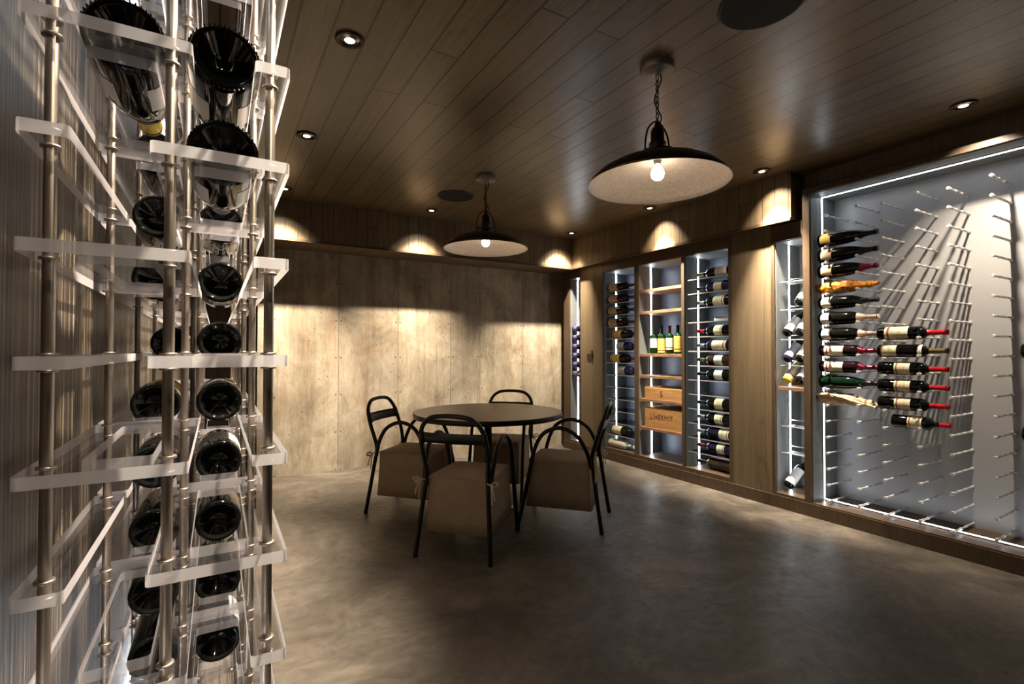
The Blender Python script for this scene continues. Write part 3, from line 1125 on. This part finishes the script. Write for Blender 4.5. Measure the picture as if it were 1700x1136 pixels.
# lying bottles, right bay: base towards us, neck to the left
GRB = 'bottles on the glass shelves of the right bay'
RBAY = [(0, M_gblack, LB_tan, C_beige, 'tan label and pale neck'), (1, M_gviolet, LB_tan, C_black, 'small brown label'), (2, M_gblack, LB_cream, C_silver, 'big cream label'),
        (4, M_gblack, LB_cream, C_red, 'cream label and red capsule'), (5, M_gviolet, LB_cream, C_silver, 'wide two-part cream label'), (6, M_gblack, LB_white, C_olive, 'white label and amber glow'),
        (7, M_gblack, LB_white, C_black, 'narrow white label'), (9, M_gblack, LB_tan, C_black, 'red-brown picture label'), (10, M_gblack, LB_cream, C_silver, 'plain cream label'),
        (11, M_gviolet, LB_cream, C_silver, 'cream label near its base'), (12, M_gviolet, LB_cream, C_wine, 'violet capsule and small cream label')]
for k, g, lb, cp, w in RBAY:
    lz = {5: (0.14, 0.52), 11: (0.08, 0.34), 2: (0.18, 0.48), 12: (0.20, 0.40)}.get(k, (0.24, 0.46))
    if k == 0:
        lz = (0.10, 0.42)
    gl = M_gamber if k == 6 else g
    bottle('bottle with %s on the %s shelf of the right bay' % (w, ORD[k]), (3.985, 2.832, SHZ[k] + 0.0515), (0, 1, 0), (-1, 0, 0.25), GRB,
           'bordeaux', 0.385, 0.051, gl if k != 6 else M_gbrown, lb, cp, lz=lz, arc=150)
bottle('plain brown bottle without label on the floor of the right bay', (3.985, 2.832, ZB + 0.0515), (0, 1, 0), (-1, 0, 0.25), GRB, 'bordeaux', 0.385, 0.051, M_gbrown, None, C_black)
rectangle = MB()  # thin pale rectangle tilted on the bare shelf
rectangle.box(-0.0015, 0.0015, -0.075, 0.075, 0.0, 0.055)
o = rectangle.build('shelf_rectangle', M_rectangle)
o.location = (3.99, 2.97, SHZ[3] + 0.0005)
o.rotation_euler = (0, math.radians(12), 0)
tag(o, 'small pale card leaning on the empty fourth shelf of the right bay', 'rectangle')

# standing bottles and crates, middle bay
GS = 'standing bottles in the middle bay'
zs = 1.195 + 0.014
for y, g, lb, cp, w, lz in ((3.735, M_gbright, LB_pink, C_silver, 'pink and white label, leftmost of four', (0.22, 0.56)), (3.628, M_gbright, LB_yellow, C_black, 'gold label, second of four', (0.04, 0.55)),
                            (3.520, M_gbright, LB_cream, C_wine, 'cream label and red neck, third of four', (0.15, 0.56)), (3.415, M_gbright, LB_yellow, C_black, 'tall pale yellow label, rightmost of four', (0.08, 0.62))):
    bottle('green bottle with ' + w + ' on the shelf', (3.93, y, zs + 0.0005), (0, 0, 1), (-0.85, -0.5, 0), GS, 'bordeaux', 0.285, 0.0385, g, lb, cp, lz=lz, arc=150, cz=0.76)

def text_mesh(body, size, mat, name='printed_lettering', italic=0.0, bold=False):
    cu = bpy.data.curves.new('text', 'FONT')
    cu.body = body
    cu.size = size
    cu.extrude = 0.0004
    cu.shear = italic
    cu.align_x = 'CENTER'
    cu.align_y = 'CENTER'
    to = link(bpy.data.objects.new('text', cu))
    dg = bpy.context.evaluated_depsgraph_get()
    me = bpy.data.meshes.new_from_object(to.evaluated_get(dg))
    bpy.data.objects.remove(to)
    me.materials.clear()
    me.materials.append(mat)
    return me

def crate(label, y0, y1, h, d, z, words, size):
    t = thing('wooden_crate', label, 'crate', (XR + 0.022 + d / 2, (y0 + y1) / 2, z), 0, 'wooden wine crates')
    hy = (y1 - y0) / 2
    b = MB()
    b.box(-d / 2, -d / 2 + 0.012, -hy, hy, 0, h)
    b.build('front_board', M_crate, t, bevel=0.0015)
    b = MB()
    b.box(-d / 2 + 0.012, d / 2, -hy, -hy + 0.012, 0, h)
    b.box(-d / 2 + 0.012, d / 2, hy - 0.012, hy, 0, h)
    b.box(d / 2 - 0.012, d / 2, -hy + 0.012, hy - 0.012, 0, h)
    b.box(-d / 2 + 0.012, d / 2 - 0.012, -hy + 0.012, hy - 0.012, 0, 0.01)
    b.build('side_boards', M_crate, t)
    b = MB()
    b.box(-d / 2 + 0.004, d / 2, -hy + 0.003, hy - 0.003, h, h + 0.009)
    b.build('lid', M_crate, t, bevel=0.0015)
    for wd, sz, dy, dz in words:
        o = link(bpy.data.objects.new('printed_lettering', text_mesh(wd, sz, M_inkprint)))
        o.parent = t
        o.matrix_local = Matrix.Translation((-d / 2 - 0.0006, dy, dz)) @ Matrix(((0, 0, -1), (-1, 0, 0), (0, 1, 0))).to_4x4()
    return t
crate('shallow pine crate printed with a letter S on the fifth wooden shelf', 3.312, 3.80, 0.115, 0.26, 0.727 + 0.0145, [('S', 0.085, 0.02, 0.058)], 0.08)
crate('deep pine crate with a line of dark lettering on the lowest wooden shelf', 3.312, 3.80, 0.200, 0.26, 0.432 + 0.0145, [('L\u2019HERMIT', 0.072, 0.02, 0.115)], 0.08)

# small cabinet next to the big display
sm = thing('corner_wine_cabinet', 'slim tall lit cabinet between the oak panel and the peg display', 'cabinet', (XR, 2.25, 0))
sy1, sy0 = Y_SMALL
oy1, oy0 = 2.365, 2.140
b = MB()
b.box(XR - 0.006, BACK, oy1, sy1, 0.0, ZS - 0.013)
b.box(XR - 0.006, BACK, oy0, oy1, 2.113, ZS - 0.013)
b.box(XR - 0.006, BACK, oy0, oy1, 0.0, 0.119)
local(b.build('frame', M_frame, bevel=0.002), sm)
b = MB()
b.box(BACK - 0.006, BACK + 0.015, oy0, oy1, 0.119, 2.113)
local(b.build('back_panel', M_grey), sm)
b = MB()
b.box(XR + 0.015, BACK - 0.006, oy1 - 0.004, oy1 - 0.0005, 0.119, 2.113)
local(b.build('side_lining', M_grey), sm)
b = MB()
b.box(XR + 0.015, BACK - 0.006, oy0, oy1 - 0.004, 2.109, 2.1125)
local(b.build('top_lining', M_grey), sm)
local(ledstrip(None, XLED, oy1 - 0.004, 0.125, 2.105), sm)
local(added_nearstrip(XR + 0.042, oy0 + 0.0005, 0.125, 2.105), sm)
b = MB()
b.box(XR + 0.012, BACK - 0.02, oy0 + 0.001, oy1 - 0.013, 0.93, 0.958)
local(b.build('wooden_shelf', M_shelfwood, bevel=0.002), sm)
SSH = [1.795, 1.572, 1.335, 1.128]
SSL = [0.645, 0.432]
for z in SSH + SSL:
    b = MB()
    b.box(XR + 0.054, XR + 0.066, oy0 + 0.002, oy1 - 0.012, z - 0.006, z)
    b.box(XR + 0.20, XR + 0.212, oy0 + 0.002, oy1 - 0.012, z + 0.03, z + 0.036)
    b.box(XR + 0.064, XR + 0.205, oy0 + 0.002, oy1 - 0.012, z - 0.010, z - 0.006)
    local(b.build('bottle_rail', M_peg), sm)
GSM = 'bottles leaning on the rails of the slim cabinet'
def lean(label, y, z, g, lb, cp, up=0.62, side=None, Ln=0.28, R=0.038, **kw):
    right = y < 2.25
    ax = Vector((0.50, -0.08 if right else -0.20, up)).normalized()
    base = Vector((XR + 0.066, 2.208 if right else 2.312, z + 0.040))
    bottle(label, base, ax, (-0.75, -0.55, 0.4), GSM, 'bordeaux', Ln, R, g, lb, cp, arc=170, lz=(0.10, 0.56), **kw)
lean('dark bottle alone on the second rail of the slim cabinet, half behind its edge', 2.205, SSH[1], M_gblack, LB_grey, C_black)
lean('dark bottle with white label on the third rail of the slim cabinet', 2.315, SSH[2], M_gblack, LB_white, C_black)
lean('dark bottle beside the white-labelled one on the third rail of the slim cabinet', 2.205, SSH[2], M_gblack, LB_grey, C_wine)
lean('dark bottle with silver label on the fourth rail of the slim cabinet', 2.315, SSH[3], M_gviolet, LB_grey, C_black)
lean('cream-labelled bottle beside the silver-labelled one on the fourth rail of the slim cabinet', 2.205, SSH[3], M_gblack, LB_cream, C_black)
lean('yellow white-wine bottle on the wooden shelf of the slim cabinet', 2.315, 0.962, M_gyellow, LB_cream, C_olive)
lean('dark bottle with pale label right of the yellow bottle in the slim cabinet', 2.205, 0.962, M_gblack, LB_grey, C_black)
lean('dark bottle with white label on the floor of the slim cabinet', 2.30, 0.125, M_gblack, LB_white, C_black, Ln=0.30)

# ------------------------------------------------------------------ tall peg display
disp = thing('peg_display', 'tall brightly lit wall display with rows of metal pegs for bottles', 'display', (XR, 1.16, 0))
dy1, dy0 = 2.132, 0.20
DT, DB = 2.43, 0.108
b = MB()
b.box(XR - 0.006, BACK, 2.087, dy1 + 0.006, 0.0, 2.47)
b.box(XR - 0.006, BACK, 0.156, dy0, 0.0, 2.47)
b.box(XR - 0.006, BACK, dy0, 2.087, DT, 2.47)
b.box(XR - 0.006, BACK, dy0, 2.087, 0.0, DB)
local(b.build('frame', M_frame, bevel=0.002), disp)
b = MB()
b.box(BACK, BACK + 0.02, dy0 - 0.01, 2.10, DB - 0.02, DT + 0.02)
local(b.build('back_panel', M_backgrey), disp)
b = MB()
b.box(XR + 0.012, BACK, 2.083, 2.0865, DB, DT)
local(b.build('side_lining', M_grey), disp)
b = MB()
b.box(XR + 0.012, BACK, dy0, 2.083, DT - 0.004, DT - 0.0005)
local(b.build('top_lining', M_grey), disp)
local(ledstrip(None, 4.0, 2.083, DB + 0.005, DT - 0.012, M_led), disp)
b = MB()
b.box(4.0 - 0.010, 4.0 + 0.010, dy0 + 0.01, 2.074, DT - 0.010, DT - 0.004, 0)
b.box(4.0 - 0.008, 4.0 + 0.008, dy0 + 0.01, 2.074, DT - 0.0115, DT - 0.010, 1)
local(b.build('light_strip', [M_channel, M_led]), disp)
b = MB()
b.box(4.0 - 0.010, 4.0 + 0.010, dy0 + 0.01, 2.074, DB + 0.001, DB + 0.007, 0)
b.box(4.0 - 0.008, 4.0 + 0.008, dy0 + 0.01, 2.074, DB + 0.007, DB + 0.0085, 1)
local(b.build('light_strip', [M_channel, M_led]), disp)

PCOL = [1.992, 1.785, 1.6275, 1.433, 1.268, 1.068, 0.915, 0.712]
def peg_z(i, col):
    return 2.2505 - 0.1176 * i + (0.020 if col % 2 else 0.0)
TIP = 3.878
def peg_geo(b, y, z):
    Mx = Matrix.Translation((BACK, y, z)) @ Matrix.Rotation(-math.pi / 2, 4, 'Y')
    ln = BACK - TIP
    prof = [(0.0105, 0.0), (0.0105, 0.006), (0.0062, 0.009)]
    for s in (0.34, 0.62, 0.90):
        prof += [(0.0062, s * ln - 0.006), (0.0084, s * ln - 0.004), (0.0084, s * ln + 0.004), (0.0062, s * ln + 0.006)]
    prof += [(0.0062, ln - 0.016), (0.0098, ln - 0.013), (0.0098, ln - 0.001), (0.008, ln)]
    b.lathe(prof, 12, M=Mx, cap0=True, cap1=True)
pegs = [(i, c_) for i in range(19) for c_ in range(6)] + [(i, c_) for i in (9, 13) for c_ in (6, 7)]
behind = {(i, 0) for i in range(2, 13)} | {(9, 6), (9, 7), (13, 6), (13, 7), (8, 1), (9, 1), (10, 1), (7, 1), (6, 1), (11, 1)}
rest = MB()
for i, c_ in pegs:
    if (i, c_) in behind:
        peg_geo(rest, PCOL[c_], peg_z(i, c_))
    else:
        b = MB()
        peg_geo(b, PCOL[c_], peg_z(i, c_))
        local(b.build('peg', M_peg), disp)
o = local(rest.build('peg', M_peg), disp)
o['kind'] = 'stuff'

GD1 = 'bottles on the left lane of the peg display'
GD2 = 'bottles on the middle lane of the peg display'
def onpegs(label, i, lane, y=None, Ln=0.385, R=0.0430, tilt=0.0, name='wine_bottle', **kw):
    y0 = {0: 2.062, 1: 1.678, 3: 0.965}[lane] if y is None else y
    z = peg_z(i, 0) + 0.0086 + R
    return bottle(label, (3.945, y0, z), (0, -1, tilt), (-1, -0.1, 0.35), GD1 if lane == 0 else GD2, name=name, Ln=Ln, R=R, **kw)
onpegs('dark bottle with gold oval label, topmost on the left lane of pegs', 2, 0, style='champagne', R=0.050, lab=LB_gold, lz=(0.05, 0.24), cap=C_black, cz=0.72, arc=110)
onpegs('dark sparkling bottle with mottled pale green label, second on the left lane', 3, 0, style='champagne', R=0.050, lab=LB_tan, lz=(0.03, 0.26), cap=C_black, cz=0.72, arc=120)
onpegs('dark sparkling bottle with streaked label, just above the orange wrapping', 4, 0, style='champagne', R=0.050, lab=LB_tan, lz=(0.03, 0.26), cap=C_wine, cz=0.72, arc=120)
onpegs('black bottle with white label and black neck, below the orange wrapping', 6, 0, style='burgundy', R=0.047, lab=LB_white, lz=(0.03, 0.24), cap=C_black, cz=0.72)
onpegs('black bottle with white label and beige neck tipped yellow on the left lane', 7, 0, style='burgundy', R=0.047, lab=LB_white, lz=(0.02, 0.20), cap=C_beige, cz=0.66)
onpegs('black bottle with white label and mottled beige neck, third below the orange wrapping', 8, 0, style='burgundy', R=0.047, lab=LB_white, lz=(0.03, 0.22), cap=C_beige, cz=0.68)
onpegs('dark red bottle with cream label and wine red capsule, upper of a pair', 9, 0, lab=LB_cream, lz=(0.10, 0.44), cap=C_wine, cz=0.68, glass=M_gred)
onpegs('dark red bottle with cream label and wine red capsule, lower of a pair', 10, 0, lab=LB_cream, lz=(0.10, 0.43), cap=C_wine, cz=0.68, glass=M_gred)
onpegs('green-black unlabelled sparkling bottle above the paper-wrapped one', 11, 0, style='champagne', R=0.048, glass=M_ggreen, lab=None, cap=C_black, cz=0.76)
onpegs('dark bottle with tall cream label and red capsule, topmost of the middle lane', 8, 1, lab=LB_cream, lz=(0.12, 0.47), cap=C_red, cz=0.72)
onpegs('dark bottle with cream label, neck label and olive capsule on the middle lane', 9, 1, lab=LB_cream, lz=(0.02, 0.30), cap=C_olive, cz=0.74, neck_label=LB_white)
onpegs('red-capped dark bottle with cream label, third on the middle lane', 10, 1, lab=LB_cream, lz=(0.26, 0.49), cap=C_red, cz=0.74)
onpegs('red-capped dark bottle with cream label, fourth on the middle lane', 11, 1, lab=LB_cream, lz=(0.26, 0.49), cap=C_red, cz=0.74)
onpegs('red-capped dark bottle with cream label, fifth on the middle lane', 12, 1, lab=LB_cream, lz=(0.26, 0.49), cap=C_red, cz=0.74)
onpegs('short red-capped dark bottle set further right, lowest of the middle lane', 13, 1, y=1.600, Ln=0.31, lab=LB_cream, lz=(0.30, 0.55), cap=C_red, cz=0.82)
onpegs('dark bottle at the right picture edge, upper of two', 9, 3, lab=LB_cream, lz=(0.3, 0.5), cap=C_red)
onpegs('dark bottle at the right picture edge, lower of two', 13, 3, lab=LB_cream, lz=(0.3, 0.5), cap=C_red)

# bottle in crumpled orange cellophane
def wrapped(label, i, mat, name, seedv, amp, sag=0.0, tail=0.0):
    t = thing(name, label, 'bottle', (3.945, 2.062, peg_z(i, 0) + 0.0086 + 0.042), 0, GD1)
    rnd = random.Random(seedv)
    b = MB()
    nz, ns = 44, 26
    rings = []
    Ln = 0.41
    for j in range(nz + 1):
        s = j / nz
        if s < 0.06:
            r = 0.018 + 0.026 * s / 0.06
        elif s < 0.55:
            r = 0.043
        elif s < 0.80:
            q = (s - 0.55) / 0.25
            r = 0.043 * (1 - q) + 0.0185 * q
        else:
            r = 0.0185 + 0.006 * math.sin((s - 0.8) * 30)
        ring = []
        for k in range(ns):
            a = 2 * math.pi * k / ns
            nn = noise.noise(Vector((math.cos(a) * 2.2 + seedv, math.sin(a) * 2.2, s * 11)))
            n2 = noise.noise(Vector((math.cos(a) * 5 + seedv, math.sin(a) * 5, s * 26)))
            rr = min(r * (1 + amp * (nn + 0.6 * n2)), 0.0475)
            ring.append(b.bm.verts.new((rr * math.cos(a), 0.02 - s * Ln, rr * math.sin(a) - sag * max(0, s - 0.55) ** 1.5)))
        rings.append(ring)
    for j in range(nz):
        for k in range(ns):
            b.face([rings[j][k], rings[j][(k + 1) % ns], rings[j + 1][(k + 1) % ns], rings[j + 1][k]], 0, True)
    b.face(rings[0], 0)
    b.face(rings[-1], 0)
    b.build('wrapping', mat, t)
    return t
wrapped('bottle wrapped in crumpled orange cellophane on the left lane of pegs', 5, M_orange, 'wrapped_bottle', 3, 0.30)
tp = wrapped('bottle in twisted brown paper, lowest on the left lane of pegs', 12, M_paper, 'wrapped_bottle', 8, 0.34, sag=0.10)
b = MB()
b.tube(catmull([(-0.035, 0.02, 0.02), (-0.046, -0.08, 0.030), (-0.044, -0.17, 0.012), (-0.036, -0.25, -0.012), (-0.024, -0.33, -0.030), (-0.02, -0.37, -0.040)], 8), [0.006 + 0.008 * abs(math.sin(i * 0.35)) for i in range(41)], 10)
b.build('paper_twist', M_paper, tp)

# ------------------------------------------------------------------ table
TC = Vector((1.865, 3.53, 0))
tb = thing('round_table', 'round dark wood table on a black column in the middle of the room', 'table', TC)
b = MB()
b.lathe([(0.001, 0.7235), (0.575, 0.7235), (0.584, 0.727), (0.586, 0.732), (0.586, 0.756), (0.583, 0.761), (0.576, 0.7625), (0.001, 0.7625)], 96, cap0=True, cap1=True)
tt = b.build('tabletop', M_tabletop, tb)
for p in tt.data.polygons:
    p.use_smooth = False
b = MB()
b.lathe([(0.580, 0.724), (0.5885, 0.725), (0.5885, 0.757), (0.587, 0.7605)], 96)
b.build('edge_band', M_blackplate, tb)
b = MB()
b.lathe([(0.030, 0.018), (0.030, 0.690), (0.060, 0.700), (0.150, 0.712), (0.150, 0.7235)], 28)
b.build('column', M_black, tb)
b = MB()
b.lathe([(0.20, 0.0), (0.20, 0.010), (0.19, 0.014), (0.045, 0.020), (0.030, 0.040)], 48, cap0=True)
b.build('base', M_black, tb)

# ------------------------------------------------------------------ chairs
TUBE = 0.0142
def make_chair():
    t = thing('slipcover_chair', 'x', 'chair')
    # back hoop with rear legs
    pts = [(-0.240, -0.300, 0.006), (-0.222, -0.268, 0.22), (-0.203, -0.236, 0.44), (-0.200, -0.232, 0.50), (-0.208, -0.248, 0.58), (-0.212, -0.278, 0.67),
           (-0.194, -0.312, 0.775), (-0.140, -0.330, 0.838), (-0.060, -0.336, 0.858)]
    full = pts + [(0.060, -0.336, 0.858)] + [(-x, y, z) for x, y, z in reversed(pts[:-1])]
    b = MB()
    b.tube(catmull(full, 6), TUBE, 12)
    b.build('back_hoop', M_black, t)
    for s in (-1, 1):
        b = MB()
        arch = [(s * 0.2135, -0.226, 0.435), (s * 0.2220, -0.200, 0.54), (s * 0.2290, -0.140, 0.645), (s * 0.2300, -0.050, 0.697), (s * 0.2300, 0.030, 0.698),
                (s * 0.2300, 0.115, 0.650), (s * 0.2300, 0.170, 0.545), (s * 0.2300, 0.205, 0.40), (s * 0.2340, 0.245, 0.20), (s * 0.2380, 0.290, 0.006)]
        b.tube(catmull(arch, 6), TUBE, 12)
        b.build('side_arch', M_black, t)
    for x, y in ((-0.240, -0.300), (0.240, -0.300), (-0.238, 0.290), (0.238, 0.290)):
        b = MB()
        b.lathe([(0.0150, 0.0), (0.0155, 0.022), (0.0132, 0.026)], 12, M=Matrix.Translation((x, y, 0)), cap0=True)
        b.build('foot_cap', M_blackplate, t)
    # back plate with rolled ends
    b = MB()
    nx = 16
    rows = []
    for z, bulge in ((0.690, 0.0), (0.723, 0.004), (0.756, 0.0)):
        row = []
        for i in range(nx + 1):
            x = -0.205 + 0.41 * i / nx
            y = -0.279 - 0.026 * (1 - (x / 0.205) ** 2) - (z - 0.690) * 0.36 - bulge
            row.append((x, y, z))
        rows.append(row)
    fr = [[b.bm.verts.new((x, y - 0.0015, z)) for x, y, z in r] for r in rows]
    bk = [[b.bm.verts.new((x, y + 0.0015, z)) for x, y, z in r] for r in rows]
    for j in range(2):
        for i in range(nx):
            b.face([fr[j][i], fr[j][i + 1], fr[j + 1][i + 1], fr[j + 1][i]], 0, True)
            b.face([bk[j][i + 1], bk[j][i], bk[j + 1][i], bk[j + 1][i + 1]], 0, True)
    for i in range(nx):
        b.face([fr[0][i + 1], fr[0][i], bk[0][i], bk[0][i + 1]])
        b.face([fr[2][i], fr[2][i + 1], bk[2][i + 1], bk[2][i]])
    for s in (-1, 1):
        b.tube([(s * 0.204, -0.281, 0.686), (s * 0.200, -0.306, 0.760)], 0.017, 10)
    b.build('backrest', M_blackplate, t)
    # slip-covered seat: loft of rounded rectangles
    b = MB()
    secs = []
    def sec(z, hx, yb_, yf, r, bulge=0.0):
        P = rounded_rect(-hx, hx, yb_, yf, r, 5)
        out = []
        for (u, v) in P:
            w = bulge * (math.sin(u * 31 + v * 9) + math.sin(v * 27 + 1.3))
            out.append((u + w * 0.5, v + w * 0.5, z))
        return out
    secs.append(sec(0.4765, 0.120, -0.130, 0.140, 0.03))
    secs.append(sec(0.4740, 0.180, -0.195, 0.205, 0.03))
    secs.append(sec(0.4680, 0.1960, -0.2130, 0.2240, 0.022))
    secs.append(sec(0.4600, 0.1985, -0.2155, 0.2260, 0.020))
    secs.append(sec(0.4500, 0.1970, -0.2140, 0.2245, 0.018))
    secs.append(sec(0.3600, 0.1990, -0.2160, 0.2280, 0.016, 0.0012))
    secs.append(sec(0.2400, 0.2040, -0.2220, 0.2340, 0.016, 0.003))
    secs.append(sec(0.1350, 0.2090, -0.2280, 0.2400, 0.016, 0.005))
    rings = [[b.bm.verts.new(p) for p in s_] for s_ in secs]
    n = len(rings[0])
    for j in range(len(rings) - 1):
        for k in range(n):
            b.face([rings[j][k], rings[j][(k + 1) % n], rings[j + 1][(k + 1) % n], rings[j + 1][k]], 0, True)
    b.face(list(reversed(rings[0])), 0, True)
    sc_ = b.build('slipcover', M_canvas, t)
    so = sc_.modifiers.new('cloth', 'SOLIDIFY')
    so.thickness = 0.004
    so.offset = -1
    b = MB()
    pp = [(x * 1.004, y * 1.004, 0.4605) for x, y, z in secs[3]]
    b.tube(pp, 0.0028, 6, closed=True)
    pi = b.build('piping', M_canvas, sc_)
    # bows
    for s in (-1, 1):
        b = MB()
        kx, ky, kz = s * 0.226, -0.252, 0.452
        b.tube(catmull([(s * 0.192, -0.206, 0.452), (s * 0.206, -0.256, 0.458), kx and (kx, ky, kz)], 5), 0.0034, 6)
        for dx, dy, dz, l in ((s * 1.0, -0.35, 0.25, 0.055), (s * 0.5, -0.8, -0.1, 0.045)):
            e = Vector((dx, dy, dz)).normalized() * l
            k0 = Vector((kx, ky, kz))
            loop = catmull([k0, k0 + e * 0.5 + Vector((0, 0, 0.014)), k0 + e, k0 + e * 0.5 - Vector((0, 0, 0.012)), k0], 5)
            b.tube(loop, 0.0042, 6)
        for dx, dy, l in ((s * 0.35, -0.25, 0.085), (s * 0.12, -0.10, 0.115)):
            k0 = Vector((kx, ky, kz))
            b.tube(catmull([k0, k0 + Vector((dx * 0.05, dy * 0.06, -0.35 * l)), k0 + Vector((dx * 0.09, dy * 0.08, -l))], 5), 0.0042, 6)
        b.lathe([(0.004, -0.006), (0.0075, 0.0), (0.004, 0.006)], 8, M=Matrix.Translation((kx, ky, kz)), cap0=True, cap1=True)
        b.build('tie_bow', M_tie, sc_)
    return t

def copy_tree(o, parent=None):
    c = o.copy()
    scene.collection.objects.link(c)
    c.parent = parent
    for ch in list(o.children):
        copy_tree(ch, c)
    return c

GC = 'slipcovered chairs round the table'
chair0 = make_chair()
def place(first, rx, ry, fx, fy, label):
    f = Vector((fx, fy, 0)).normalized()
    pos = Vector((rx, ry, 0)) + f * 0.300
    o = first if first else copy_tree(chair0)
    o.location = pos
    o.rotation_euler = (0, 0, math.atan2(-f.x, f.y))
    tag(o, label, 'chair', GC)
src = chair0
place(None, 1.165, 4.032, 0.68, -0.733, 'slipcovered chair on the left of the table, its back towards the acrylic rack')
place(None, 2.395, 4.075, -0.70, -0.714, 'slipcovered chair behind the table, only its hoop showing above the top')
place(None, 2.428, 2.777, -0.675, 0.738, 'slipcovered chair on the right of the table, turned side-on before the cabinets')
place(chair0, 1.205, 2.734, 0.731, 0.682, 'slipcovered chair in front of the table with its back to the camera')
